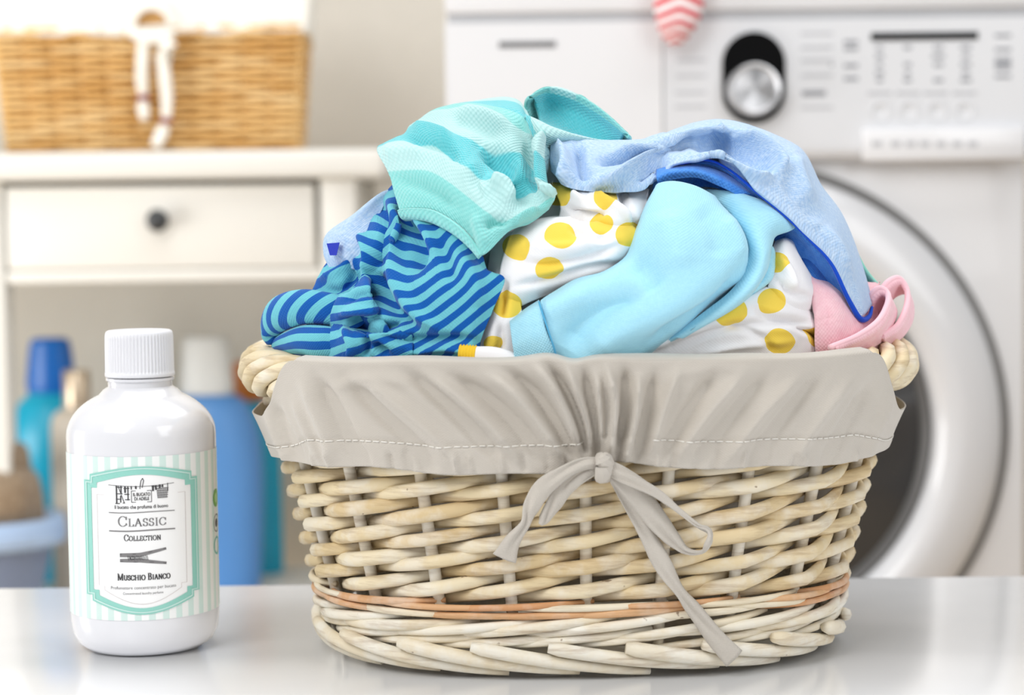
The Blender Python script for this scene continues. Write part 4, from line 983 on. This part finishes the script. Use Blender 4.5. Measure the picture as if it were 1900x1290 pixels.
# ---------------- blue and turquoise striped top
STP = 27.5
def stripe_uv(px, py, uvm):
    g = 26*np.log1p(np.exp((px-735)/26.0)); return (py*0.86+0.60*g+0.10*px)/STP, px/1000
def stripe_uv_b(ax, ay): return lambda px, py, uvm: ((px*ax+py*ay)/STP, px/1000)
def stripes_mat():
    m = NT('blue_stripe_jersey'); x, y, z = m.sep(m.uv('pat'))[:3]; wob = m.noise(m.uv('rest'), 60, 2)
    ph = m.math('FRACT', m.math('ADD', x, m.math('MULTIPLY', m.math('SUBTRACT', wob, 0.5), 0.12)))
    st = m.ramp(ph, [(0, (0, 0, 0, 1)), (0.47, (0, 0, 0, 1)), (0.50, (1, 1, 1, 1)), (0.97, (1, 1, 1, 1)), (1.0, (0, 0, 0, 1))])
    f = m.noise(m.uv('rest'), 500, 3)
    c = m.mix(st, lin((112, 198, 212)), lin((14, 92, 176))); c = m.mix(m.math('MULTIPLY', f, 0.12), c, lin((20, 60, 120)))
    m.l(c, m.b.inputs['Base Color']); m.b.inputs['Roughness'].default_value = 0.9; m.b.inputs['Specular IOR Level'].default_value = 0.15; m.b.inputs['Sheen Weight'].default_value = 0.15
    weave_bump(m, m.uv('rest'), 3200, 0.25, 0.0005); return m.m
S = Cloth()
SS = [([(742, 395), (765, 430), (778, 465), (770, 500)], 12, -.0075), ([(702, 372), (714, 420), (704, 470), (690, 500)], 11, -.0080), ([(722, 380), (738, 430), (736, 480), (742, 530)], 11, .0070), ([(760, 395), (790, 430), (808, 470)], 12, .0050),
      ([(696, 505), (712, 550), (732, 582), (765, 604)], 11, -.0090), ([(730, 500), (748, 550), (775, 585), (815, 610)], 12, .0050), ([(668, 430), (684, 470), (676, 510)], 9, .0050), ([(800, 440), (830, 480), (840, 530)], 14, -.0030), ([(640, 592), (690, 606), (740, 600)], 9, -.0080),
      ([(700, 625), (760, 632), (830, 628), (880, 632)], 8, -.0050), ([(760, 655), (820, 645), (870, 650)], 7, .0040), ([(690, 640), (720, 660)], 7, -.0060), ([(640, 610), (655, 640), (650, 662)], 7, .0050), ([(672, 615), (680, 645), (672, 664)], 6, -.0060), ([(600, 540), (640, 530), (665, 500)], 8, -.0050), ([(595, 520), (630, 505), (660, 480)], 7, .0040),
      ([(640, 560), (665, 545), (700, 545)], 7, -.0040), ([(630, 585), (665, 575), (705, 575)], 7, .0040), ([(850, 470), (880, 520), (890, 570)], 14, .0030)]
S.patch([[(612, 705, .002), (680, 705, .002), (750, 705, .002), (820, 705, .002), (870, 700, .002), (893, 690, .000)],
         [(610, 650, .006), (675, 645, .010), (745, 648, .010), (815, 652, .010), (865, 650, .010), (891, 638, .006)],
         [(616, 600, .004), (670, 600, .008), (740, 592, .014), (810, 583, .016), (872, 577, .014), (914, 577, .008)],
         [(648, 540, -.002), (690, 545, -.004), (748, 528, .013), (812, 518, .018), (872, 516, .017), (936, 518, .010)],
         [(660, 478, -.004), (698, 480, .003), (742, 462, -.001), (800, 458, .014), (855, 468, .015), (906, 502, .010)],
         [(682, 412, -.008), (712, 415, .006), (752, 408, .000), (800, 408, .010), (850, 428, .012), (897, 478, .008)],
         [(708, 366, -.012), (730, 372, .002), (765, 380, -.004), (806, 390, .000), (850, 415, .002), (892, 462, .0)],
         [(735, 335, -.02), (755, 345, -.012), (785, 360, -.014), (815, 370, -.012), (855, 395, -.010), (892, 445, -.010)]],
        150, 150, 0.035, 0.02, (8, 14), 0.002, 31, 70, 0.03, uvf=stripe_uv, strokes=SS, coupling=50)
S.patch([[(560, 600, -.012), (600, 610, -.004), (660, 610, -.008)], [(572, 556, -.008), (612, 566, .001), (662, 556, -.006)], [(588, 520, -.010), (622, 528, .000), (664, 510, -.008)], [(606, 488, -.014), (634, 490, -.006), (668, 470, -.012)], [(640, 462, -.024), (658, 458, -.018), (690, 430, -.022)]], 50, 60, 0.05, 0.04, (4, 4), 0.003, 32, 60, 0.04, uvf=stripe_uv_b(.55, .83), strokes=SS, coupling=25)
S.patch([[(612, 612, .000), (650, 612, .006), (690, 606, .006), (716, 592, .000)], [(614, 580, .009), (650, 575, .018), (686, 570, .017), (714, 570, .006)], [(628, 548, .008), (658, 538, .017), (688, 532, .015), (710, 542, .004)], [(648, 526, -.004), (668, 516, .004), (690, 513, .003), (704, 522, -.006)], [(655, 524, -.018), (672, 515, -.012), (690, 512, -.012), (702, 520, -.018)]], 50, 50, 0.05, 0.05, (4, 4), 0.003, 33, 60, 0.04, uvf=stripe_uv_b(.15, .95), strokes=SS, coupling=25)
S.patch([[(606, 690, .010), (650, 690, .012), (700, 690, .010), (765, 690, .004)], [(606, 650, .014), (646, 655, .020), (690, 650, .018), (765, 655, .011)], [(608, 620, .013), (650, 625, .021), (700, 615, .020), (765, 630, .012)], [(622, 598, .003), (660, 604, .012), (705, 592, .012), (755, 606, .010)], [(630, 594, -.012), (665, 600, -.004), (705, 588, -.002), (750, 600, .002)]], 70, 50, 0.06, 0.05, (4, 7), 0.003, 34, 70, 0.03, uvf=stripe_uv_b(.35, .9), strokes=SS, coupling=25)
def lobe(C, path, rad, uvf, n=28, nseg=44, flat=0.8):
    pts, rr = heap_tube(path, rad, nseg); mb = MB().tube(pts, rr, n, True, flat); k = len(C.v); C.v += mb.v
    for f in mb.f: C.f.append(tuple(i+k for i in f)); C.mi.append(0)
    Q = spline(path, nseg)
    for i in range(nseg):
        for a in range(n): C.uv.append((i*0.002, a*0.002)); C.px.append(uvf(i/(nseg-1), a/n, Q[i]))
lobe(S, [(650, 580, -.006), (600, 572, .002), (560, 570, .006), (522, 582, .006), (505, 606, .004), (508, 632, .000)], [24, 26, 29, 30, 22, 14], lambda t, a, q: (t*6.3+0.6*math.cos(2*math.pi*a), 0))
lobe(S, [(640, 640, .004), (600, 636, .008), (565, 632, .008), (535, 636, .004), (515, 640, -.002)], [24, 27, 24, 17, 10], lambda t, a, q: (0.3+6*a+0.6*t, 0))
st_top = S.build('striped_shirt', [stripes_mat()]); tag(st_top, 'navy and turquoise striped baby shirt hanging over the left rim of the basket', 'clothes', 'baby clothes heaped in the laundry basket')
# ---------------- pale blue vest peeping out behind the striped shirt
L_ = Cloth()
L_.patch([[(612, 500, -.010), (640, 500, -.006), (700, 500, -.010)], [(600, 470, -.004, .004), (632, 470, .002), (700, 450, -.006)], [(605, 435, -.004), (640, 425, .002), (700, 410, -.008)], [(645, 405, -.008), (680, 380, -.002), (720, 370, -.014)], [(680, 385, -.02), (712, 355, -.016), (745, 350, -.022)], [(690, 400, -.02, .03), (720, 375, -.02, .03), (750, 370, -.02, .03)]], 50, 60, 0.03, 0.03, (4, 4), 0.003, 41, 50, 0.05)
M_HEATH = fabric('heather_blue_jersey', (200, 220, 242), (164, 196, 232), 420, 3000, 0.3)
vest = L_.build('baby_vest', [M_HEATH]); tag(vest, 'pale heather blue vest peeping out behind the striped shirt', 'clothes', 'baby clothes heaped in the laundry basket')
a, b, c_, d_ = [U(x, y, float(heap_depth(x, y))-.0085) for x, y in ((606, 452), (630, 450), (624, 474), (612, 474))]
MB().add([a, b, c_, d_]+[p+Vector((0, .002, 0)) for p in (a, b, c_, d_)], [(0, 1, 2, 3), (7, 6, 5, 4), (0, 4, 5, 1), (1, 5, 6, 2), (2, 6, 7, 3), (3, 7, 4, 0)]).build('woven_tag', plain('navy_tag', (18, 44, 176), 0.7), vest)
# ---------------- teal striped knitted blanket
def teal_mat():
    m = NT('teal_knit_stripes'); x, y, z = m.sep(m.uv('pat'))[:3]; u = m.uv('rest'); f = m.noise(u, 420, 4, 0.65)
    A, B, Cc = lin((122, 214, 210)), lin((176, 224, 223)), lin((64, 200, 210))
    c = m.ramp(y, [(0, A), (0.148, A), (0.155, B), (0.300, B), (0.308, Cc), (0.442, Cc), (0.450, B), (0.592, B), (0.600, A), (0.70, A), (0.708, Cc), (0.80, Cc), (0.808, B), (0.90, B), (0.908, A)])
    m.l(m.mix(m.math('MULTIPLY', f, 0.22), c, lin((240, 250, 250))), m.b.inputs['Base Color']); m.b.inputs['Roughness'].default_value = 0.95
    m.b.inputs['Sheen Weight'].default_value = 0.4; m.b.inputs['Specular IOR Level'].default_value = 0.1
    weave_bump(m, u, 2100, 0.5, 0.0007); return m.m
T = Cloth()
TS = [([(895, 268), (930, 295), (958, 330), (968, 365)], 16, -.0130), ([(985, 262), (984, 310), (990, 350)], 9, -.0120), ([(1004, 250), (1008, 300), (1012, 350), (1014, 380)], 10, .0120), ([(860, 300), (885, 335), (905, 365)], 16, .0040), ([(915, 335), (935, 345), (950, 380)], 12, .0070),
      ([(750, 252), (785, 262), (830, 275), (850, 300)], 9, -.0050), ([(765, 238), (800, 242), (840, 258)], 9, .0050), ([(712, 285), (745, 282), (790, 285)], 14, .0040), ([(730, 330), (790, 345), (850, 385)], 12, -.0035), ([(900, 420), (920, 410), (945, 412)], 9, -.0060), ([(880, 400), (890, 430), (900, 460)], 9, .0030),
      ([(835, 215), (880, 228), (930, 250)], 14, -.0050), ([(850, 203), (900, 212), (945, 235)], 10, .0040), ([(1000, 390), (970, 400), (950, 415)], 8, .0040)]
def rowv(px, py, uvm): return uvm[0], uvm[1]
T.patch([[(741, 390, .012), (768, 387, .017), (806, 391, .020), (848, 415, .021), (878, 444, .022), (897, 473, .022), (944, 430, .018), (985, 414, .014), (1017, 390, .010)],
         [(719, 319, .010), (752, 316, .020), (795, 318, .024), (832, 338, .025), (868, 366, .026), (905, 395, .025), (944, 407, .021), (985, 392, .016), (1026, 368, .010)],
         [(700, 275, .002), (745, 262, .014), (800, 262, .021), (838, 287, .024), (862, 318, .024), (890, 345, .017), (930, 335, .020), (968, 345, .010), (1022, 345, .016)],
         [(730, 262, -.006), (770, 233, .004), (815, 240, .014), (857, 252, .017), (899, 263, .012), (940, 275, .008), (975, 285, .004), (996, 300, .014), (1018, 305, .018)],
         [(775, 232, -.006), (795, 208, .002), (830, 200, .008), (865, 199, .012), (900, 206, .013), (940, 225, .010), (972, 243, .004), (992, 252, .014), (1014, 262, .016)],
         [(795, 230, -.01, .03), (812, 205, -.005, .02), (840, 194, -.002, .01), (872, 192, .0), (905, 193, .002), (940, 196, .002), (966, 205, .002), (980, 225, .008), (1002, 242, .010)],
         [(810, 250, -.01, .06), (830, 220, -.01, .05), (850, 205, -.01, .045), (880, 195, -.01, .03), (910, 187, -.01, .025), (940, 184, -.01, .02), (962, 190, -.006, .015), (975, 205, .0), (990, 232, .002)],
         [(830, 330, -.01, .09), (850, 300, -.01, .09), (870, 290, -.01, .09), (890, 280, -.01, .08), (915, 275, -.01, .07), (940, 270, -.01, .06), (960, 270, -.01, .05), (975, 270, -.01, .03), (990, 260, -.01, .02)]],
        150, 140, 0.01, 0.01, (4, 5), 0.001, 51, 40, 0.06, uvf=lambda px, py, uvm: (uvm[0], uvm[1]*1.05), strokes=TS)
# hem turn-under at the front
T.patch([[(742, 388, .013), (770, 386, .018), (808, 391, .021), (850, 416, .022), (880, 446, .022), (896, 472, .022)],
         [(746, 398, .010), (772, 400, .014), (806, 408, .016), (846, 430, .017), (876, 456, .018), (893, 476, .019)],
         [(752, 404, .004), (776, 402, .002), (808, 404, .002), (848, 420, .002), (878, 448, .004), (897, 468, .010)]], 60, 20, uvf=lambda px, py, uvm: (uvm[0], uvm[1]*0.01+0.05))
# the rolled corner on top
T.patch([[(1012, 300, .000), (1030, 280, -.006), (1070, 272, -.008), (1115, 272, -.012), (1165, 275, -.02)],
         [(985, 244, .014), (1006, 250, .018), (1045, 256, .010), (1090, 262, .002), (1140, 266, -.008)],
         [(974, 212, .012), (998, 222, .020), (1034, 238, .014), (1078, 252, .006), (1130, 262, -.006)],
         [(990, 226, -.006), (1012, 238, -.008), (1044, 252, -.016), (1086, 264, -.022), (1138, 272, -.022)],
         [(1002, 222, -.028), (1024, 230, -.036), (1056, 244, -.040), (1098, 260, -.040), (1148, 270, -.034)],
         [(996, 196, -.022), (1020, 194, -.030), (1056, 206, -.034), (1102, 230, -.032), (1152, 257, -.026)],
         [(988, 181, -.004), (1018, 172, -.010), (1058, 182, -.014), (1108, 210, -.016), (1158, 248, -.018)],
         [(978, 180, .004, .006), (1017, 162, .004, .006), (1058, 170, .0, .006), (1110, 198, -.004, .006), (1170, 252, -.012, .006)],
         [(972, 200, -.004, .02), (1012, 175, -.004, .025), (1060, 180, -.004, .025), (1112, 208, -.006, .025), (1172, 262, -.012, .02)],
         [(980, 260, -.01, .04), (1010, 260, -.01, .05), (1060, 265, -.01, .05), (1112, 275, -.01, .05), (1165, 290, -.012, .04)]],
        90, 100, 0.01, 0.01, (3, 4), 0.001, 52, 30, 0.06, uvf=lambda px, py, uvm: (uvm[0], np.where(uvm[1] < 0.34, np.where(uvm[0] < 0.12, 0.75, 0.52), np.where(uvm[1] < 0.66, 0.75, np.where(np.abs(uvm[0]-0.42) < 0.14, 0.52, 0.65)))))
blanket = T.build('baby_blanket', [teal_mat()], thick=0.0022); tag(blanket, 'mint and turquoise broad-striped knitted blanket on top of the heap', 'blanket', 'baby clothes heaped in the laundry basket')
# ---------------- heather blue sweatshirt over the top right
Dn = Cloth()
DSK = [([(1035, 268), (1050, 300), (1052, 345)], 9, .0084), ([(1072, 265), (1075, 300), (1085, 345)], 9, -.0084), ([(1090, 345), (1150, 325), (1200, 300), (1250, 286)], 10, .0084), ([(1110, 300), (1160, 292), (1215, 284), (1280, 262)], 7, -.0084), ([(1140, 285), (1200, 275), (1265, 252)], 8, .0063),
       ([(1335, 255), (1372, 280), (1408, 302), (1438, 316)], 13, -.0154), ([(1290, 270), (1330, 262), (1355, 250)], 9, -.0098), ([(1365, 246), (1410, 272), (1440, 300), (1452, 325)], 9, .0098), ([(1440, 318), (1400, 330), (1350, 305), (1310, 290)], 9, .0070), ([(1470, 290), (1480, 330), (1500, 380)], 14, .0056), ([(1455, 330), (1500, 390), (1540, 440)], 12, -.0042), ([(1500, 395), (1545, 445), (1575, 510)], 10, .0042),
       ([(1330, 232), (1345, 250), (1370, 262)], 6, .0056), ([(1395, 242), (1420, 262)], 6, -.0042), ([(1190, 335), (1205, 320), (1235, 300)], 7, -.0084)]
Dn.patch([ # rows from the lower front edge up and over the back; columns left to right
 [(1022, 318, -.002), (1055, 348, .006), (1105, 356, .007), (1150, 357, .008), (1196, 352, .008), (1222, 318, .012), (1262, 302, .018), (1310, 294, .022), (1350, 310, .024), (1400, 350, .024), (1458, 397, .022), (1508, 445, .020), (1546, 486, .018), (1576, 548, .014), (1598, 588, .012)],
 [(1020, 296, .004), (1058, 318, .012), (1110, 328, .014), (1155, 330, .014), (1196, 325, .013), (1232, 302, .012), (1268, 285, .016), (1312, 278, .022), (1362, 290, .026), (1420, 322, .026), (1470, 362, .023), (1515, 412, .020), (1552, 455, .017), (1582, 520, .013), (1606, 582, .011)],
 [(1021, 276, .004), (1060, 286, .010), (1112, 298, .015), (1160, 300, .012), (1205, 292, .006), (1240, 284, .002), (1280, 268, .001), (1328, 264, .004), (1378, 274, .012), (1432, 294, .022), (1480, 325, .018), (1520, 382, .014), (1557, 430, .011), (1587, 505, .008), (1611, 576, .008)],
 [(1023, 258, -.004), (1058, 252, .002), (1112, 264, .006), (1165, 266, .008), (1215, 260, .012), (1255, 247, .014), (1292, 236, .015), (1336, 232, .015), (1382, 240, .014), (1434, 258, .012), (1488, 290, .006), (1522, 352, .004), (1562, 408, .002), (1596, 492, .000), (1618, 566, .002)],
 [(1028, 262, -.02, .01), (1060, 256, -.01, .02), (1112, 266, -.01, .02), (1165, 266, -.01, .02), (1215, 260, -.006, .02), (1255, 244, -.004, .02), (1292, 232, -.004, .02), (1336, 227, -.004, .02), (1382, 234, -.004, .02), (1434, 252, -.004, .02), (1490, 284, -.006, .02), (1524, 346, -.006, .015), (1566, 404, -.006, .012), (1600, 490, -.008, .01), (1622, 568, -.006, .008)],
 [(1030, 330, -.02, .04), (1060, 330, -.01, .06), (1112, 330, -.01, .07), (1165, 330, -.01, .07), (1215, 330, -.01, .08), (1255, 320, -.01, .08), (1292, 310, -.01, .08), (1336, 305, -.01, .08), (1382, 310, -.01, .08), (1434, 325, -.01, .07), (1486, 350, -.01, .06), (1520, 400, -.01, .05), (1560, 450, -.01, .04), (1596, 520, -.01, .03), (1618, 585, -.01, .02)]],
 210, 110, 0.015, 0.012, (8, 20), 0.0015, 61, 50, 0.04, strokes=DSK)
sw = Dn.build('baby_sweatshirt', [M_HEATH], thick=0.0022); tag(sw, 'heather blue sweatshirt with dark blue edge arched over the right side of the heap', 'clothes', 'baby clothes heaped in the laundry basket')
M_ROYAL = fabric('royal_blue_binding', (24, 82, 206), None, 300, 3000, 0.3); M_SKYIN = fabric('blue_fleece_lining', (92, 156, 236), (70, 136, 224), 200, 2600, 0.3)
edge = [(1262, 304, .014), (1310, 297, .018), (1350, 313, .020), (1400, 353, .020), (1458, 401, .019), (1506, 449, .017), (1543, 490, .015), (1573, 552, .011), (1596, 591, .009), (1612, 588, .006), (1618, 570, .002)]
pts, rr = heap_tube(edge, [2.4]*3+[3.2]*3+[4, 5, 6, 5, 3], 110); MB().tube(pts, rr, 8).build('edge_binding', M_ROYAL, sw, sharp=False)
In = Cloth()
In.patch([[(1214, 322, .004), (1262, 306, .008), (1312, 300, .010), (1352, 316, .012), (1402, 356, .012), (1460, 403, .011), (1508, 452, .008), (1546, 495, .006), (1580, 560, .004)],
          [(1212, 335, -.004), (1262, 326, -.006), (1312, 318, -.008), (1350, 332, -.008), (1400, 372, -.008), (1450, 425, -.006), (1496, 480, -.008), (1532, 530, -.010), (1572, 585, -.008)],
          [(1210, 352, -.010), (1262, 350, -.014), (1312, 346, -.014), (1348, 358, -.012), (1396, 395, -.012), (1440, 450, -.014), (1480, 515, -.014), (1516, 560, -.016), (1560, 605, -.014)]], 110, 40, 0.02, 0.05, (3, 10), 0.002, 62, 50, 0.04)
In.build('lining', [M_SKYIN], sw)
Rl = Cloth()   # the turned-back collar roll inside the opening
Rl.patch([[(1222, 345, .006), (1240, 336, .010), (1290, 330, .012), (1335, 346, .012), (1378, 366, .010), (1412, 374, .006)],
          [(1218, 330, .012), (1240, 320, .016), (1290, 316, .017), (1338, 332, .017), (1382, 354, .014), (1414, 368, .008)],
          [(1218, 314, .008), (1244, 308, .010), (1292, 305, .010), (1342, 320, .010), (1386, 346, .008), (1416, 364, .002)]], 70, 24, 0.02, 0.02, (2, 6), 0.001, 63, 40, 0.05)
Rl.build('collar', [M_SKYIN], sw)
# ---------------- light blue trousers
M_CYAN = fabric('light_blue_jersey', (174, 228, 245), (168, 223, 243), 400, 3000, 0.22)
Cy = Cloth()
CS = [([(1052, 650), (1080, 605), (1130, 570), (1200, 545)], 26, -.0075), ([(1095, 655), (1140, 618), (1230, 575), (1330, 520)], 26, .0055), ([(1010, 580), (1040, 570), (1090, 545)], 18, .0035), ([(1175, 480), (1205, 510), (1225, 535)], 22, -.0045), ([(1230, 390), (1250, 450), (1260, 500)], 30, .0035), ([(1200, 640), (1260, 600), (1335, 555), (1378, 500)], 14, -.0050), ([(1300, 380), (1330, 430), (1335, 480)], 22, -.0025), ([(1345, 400), (1368, 440), (1375, 480)], 12, .0030)]
Cy.patch([ # rows across the leg from the upper-left edge to the lower-right edge, columns along the leg
 [(1214, 350, .004), (1196, 385, .004), (1178, 430, .004), (1158, 475, .004), (1120, 503, .006), (1070, 517, .006), (1030, 540, .006), (1003, 558, .006)],
 [(1222, 340, .016), (1206, 385, .018), (1192, 435, .020), (1176, 485, .020), (1130, 518, .020), (1078, 534, .018), (1036, 558, .016), (1006, 580, .014)],
 [(1252, 336, .022), (1262, 388, .028), (1262, 445, .031), (1248, 510, .031), (1176, 560, .028), (1108, 580, .022), (1050, 600, .019), (1014, 610, .017)],
 [(1292, 345, .022), (1318, 395, .028), (1332, 455, .031), (1320, 520, .030), (1240, 590, .024), (1150, 622, .019), (1072, 640, .017), (1024, 640, .016)],
 [(1325, 362, .016), (1360, 410, .021), (1380, 460, .023), (1372, 520, .021), (1290, 592, .016), (1190, 652, .014), (1095, 676, .013), (1032, 664, .013)],
 [(1330, 368, .002), (1364, 414, .004), (1386, 464, .004), (1376, 528, .002), (1290, 602, .000), (1190, 668, .002), (1098, 694, .004), (1036, 690, .004)]],
 140, 110, 0.005, 0.006, (5, 6), 0.0008, 71, 40, 0.06, strokes=CS)
Cy.patch([[(1312, 352, -.006), (1360, 358, .008), (1418, 378, .013), (1466, 405, .010)],
          [(1340, 388, -.004), (1384, 393, .013), (1430, 402, .018), (1472, 422, .012)],
          [(1372, 438, -.002), (1402, 440, .016), (1422, 438, .017), (1438, 434, .008)],
          [(1388, 490, .010), (1408, 488, .019), (1420, 470, .018), (1428, 455, .006)],
          [(1360, 540, .012), (1385, 536, .021), (1406, 520, .019), (1420, 500, .006)],
          [(1300, 590, .010), (1325, 584, .018), (1355, 570, .017), (1385, 552, .004)],
          [(1230, 640, .004), (1255, 630, .010), (1285, 612, .010), (1315, 595, -.002)]], 50, 100, 0.02, 0.02, (5, 3), 0.0015, 72, 50, 0.05)
Cy.patch([[(1395, 460, -.004), (1415, 450, .002), (1432, 462, .004), (1434, 490, .002)],
          [(1385, 505, -.006), (1405, 505, .000), (1424, 508, .008), (1433, 505, .006)],
          [(1350, 550, -.002), (1385, 540, .003), (1408, 532, .008), (1420, 525, .004)],
          [(1270, 600, -.002), (1310, 590, .003), (1340, 576, .006), (1362, 562, .000)],
          [(1220, 640, -.004), (1250, 630, .0), (1285, 608, .0), (1310, 595, -.006)]], 40, 60, 0.02, 0.02, (3, 3), 0.001, 73, 40, 0.05)
tr = Cy.build('baby_trousers', [M_CYAN], thick=0.0016); tag(tr, 'plain light blue baby trousers lying bent across the front of the heap', 'clothes', 'baby clothes heaped in the laundry basket')
Cf = Cloth()
Cf.patch([[(1000, 556, -.002), (978, 570, -.002), (946, 592, -.002)], [(1003, 566, .014), (976, 582, .014), (946, 602, .010)], [(1012, 608, .0195), (982, 618, .019), (950, 634, .014)], [(1024, 640, .0185), (992, 648, .018), (954, 660, .013)], [(1034, 672, .014), (1000, 682, .013), (958, 690, .010)], [(1036, 694, .004), (1000, 700, .004), (958, 704, .002)]], 50, 70, 0.01, 0.02, (4, 3), 0.001, 74, 30, 0.06)
Cf.build('cuff', [fabric('light_blue_rib', (174, 228, 245), (166, 222, 242), 240, 3600, 0.4)], tr, 0.0018)
pts, rr = heap_tube([(1000, 560, .012), (1006, 580, .0175), (1016, 610, .0205), (1026, 640, .0195), (1034, 668, .016)], [1.6]*5, 40); MB().tube(pts, rr, 6).build('cuff_seam', plain('seam_blue', (84, 172, 214), 0.9), tr, sharp=False)
# ---------------- pink garment by the right handle
M_PK = fabric('pink_jersey', (251, 208, 215), (248, 196, 206), 200, 3000, 0.2)
Pk = Cloth()
Pk.patch([[(1520, 690, -.004), (1560, 690, -.002), (1610, 688, -.002), (1660, 660, -.004)],
          [(1512, 640, .004), (1555, 640, .010), (1610, 638, .008), (1655, 632, .000)],
          [(1512, 595, .006), (1552, 590, .012), (1600, 600, .002), (1640, 600, -.006)],
          [(1508, 550, .003), (1545, 548, .005), (1585, 560, -.008), (1630, 560, -.014)],
          [(1500, 520, -.002), (1525, 528, -.004), (1575, 540, -.012), (1630, 535, -.018)],
          [(1495, 508, -.014), (1515, 512, -.014), (1570, 525, -.018), (1630, 525, -.022)]], 60, 60, 0.04, 0.05, (4, 4), 0.003, 81, 60, 0.04)
def fold_loop(C, edge, base, seedn, thick=0.004):
    """a standing fold: its top edge follows 'edge' (px, py, off) and it drops to 'base'"""
    C.patch([[(e[0], e[1], e[2]) for e in edge], [((e[0]*3+b[0])/4, (e[1]*3+b[1])/4, e[2]+.002) for e, b in zip(edge, base)], [((e[0]+b[0])/2, (e[1]+b[1])/2, (e[2]+b[2])/2+.002) for e, b in zip(edge, base)], base], 90, 30)
fold_loop(Pk, [(1548, 640, .022), (1590, 622, .022), (1628, 596, .022), (1645, 566, .020), (1646, 545, .014), (1632, 536, .006), (1618, 548, -.002), (1615, 575, -.008)],
          [(1548, 665, .014), (1592, 655, .012), (1634, 632, .010), (1655, 600, .006), (1660, 575, .000), (1645, 570, -.008), (1628, 585, -.012), (1618, 600, -.014)], 1)
fold_loop(Pk, [(1636, 622, .014), (1664, 604, .014), (1680, 572, .012), (1682, 540, .008), (1668, 518, .000), (1648, 524, -.006), (1632, 545, -.012), (1630, 570, -.016)],
          [(1638, 645, .008), (1668, 628, .006), (1688, 600, .002), (1692, 570, -.004), (1682, 545, -.012), (1662, 548, -.016), (1645, 565, -.018), (1636, 585, -.02)], 2)
pk = Pk.build('baby_shirt', [M_PK], thick=0.003, offset=0); tag(pk, 'soft pink baby shirt with rolled folds beside the right basket handle', 'clothes', 'baby clothes heaped in the laundry basket')
for path in ([(1540, 645, .0235), (1590, 624, .0235), (1628, 597, .0235), (1646, 566, .021), (1647, 545, .015), (1632, 535, .007), (1617, 548, -.001), (1614, 575, -.007)], [(1636, 624, .0155), (1664, 605, .0155), (1681, 572, .0135), (1683, 540, .009), (1668, 517, .001), (1648, 523, -.005), (1631, 545, -.011)]):
    pts, rr = heap_tube(path, [6]*len(path), 90); MB().tube(pts, rr, 12).build('rolled_hem', M_PK, pk, sharp=False)
# ---------------- mint muslin behind, and the dark sweatshirt hollow, its shade put into the blue
Mn = Cloth()
Mn.patch([[(1500, 330, -.01, .02), (1530, 375, -.01, .02), (1572, 430, -.01, .015), (1606, 495, -.01, .012), (1634, 530, -.008, .01)],
          [(1490, 350, -.01, .04), (1520, 400, -.01, .04), (1560, 460, -.01, .03), (1596, 520, -.01, .03), (1626, 556, -.01, .02)],
          [(1480, 420, -.01, .05), (1510, 460, -.01, .05), (1550, 520, -.01, .04), (1590, 570, -.01, .03), (1620, 590, -.01, .03)]], 50, 20)
mu = Mn.build('muslin_cloth', [fabric('mint_muslin', (150, 226, 208), None, 150, 2500, 0.3)]); tag(mu, 'mint green cloth showing as a thin edge behind the heather blue sweatshirt', 'cloth', 'baby clothes heaped in the laundry basket')
Ry = Cloth()
Ry.patch([[(1470, 600, -.014), (1520, 600, -.012), (1590, 600, -.014)], [(1470, 540, -.012), (1520, 545, -.004), (1585, 560, -.012)], [(1465, 480, -.014), (1505, 485, -.006), (1560, 500, -.014)], [(1455, 440, -.02), (1490, 440, -.018), (1540, 460, -.02)]], 40, 40, 0.06, 0.06, (3, 3), 0.003, 91, 60, 0.04)
ry = Ry.build('sweatshirt_hollow', [fabric('shaded_hollow_blue', (66, 128, 208), (48, 106, 190), 220, 2800, 0.3)]); tag(ry, 'dark blue hollow inside the sweatshirt, shade put into its colour, above the pink shirt', 'clothes', 'baby clothes heaped in the laundry basket')
# ================================================================== brown towel in the basin
Tw = Cloth(); dd = lambda px, py: np.full(np.shape(px), bd)
Tw.patch([[(-120, 985, .03), (-40, 985, .06), (30, 985, .05), (85, 985, .0)], [(-125, 940, .04), (-40, 945, .075), (35, 940, .06), (82, 930, .005)], [(-120, 890, .035), (-40, 895, .07), (35, 890, .05), (72, 885, .0)], [(-110, 865, .0), (-40, 868, .03), (20, 865, .02), (55, 868, -.03)], [(-100, 885, -.05), (-40, 885, -.04), (20, 885, -.05), (50, 885, -.05)]], 60, 60, 0.04, 0.05, (4, 5), 0.004, 95, 50, 0.05, depth=dd)
Tw.patch([[(-100, 900, .02), (-40, 905, .04), (15, 900, .035), (60, 885, .0)], [(-100, 850, .03), (-40, 855, .05), (18, 850, .04), (54, 842, .0)], [(-95, 820, .01), (-40, 818, .03), (15, 816, .02), (46, 824, -.01)], [(-95, 830, -.04), (-40, 828, -.04), (5, 826, -.04), (30, 830, -.04)], [(-95, 900, -.06), (-40, 900, -.06), (5, 900, -.06), (30, 900, -.06)]], 60, 60, 0.04, 0.05, (4, 5), 0.004, 96, 50, 0.05, depth=dd)
tw = Tw.build('towel', [fabric('brown_terry', (170, 150, 126), (140, 120, 98), 120, 1200, 0.8)], thick=0.004); tag(tw, 'folded brown towel lying in the pale blue basin', 'towel')
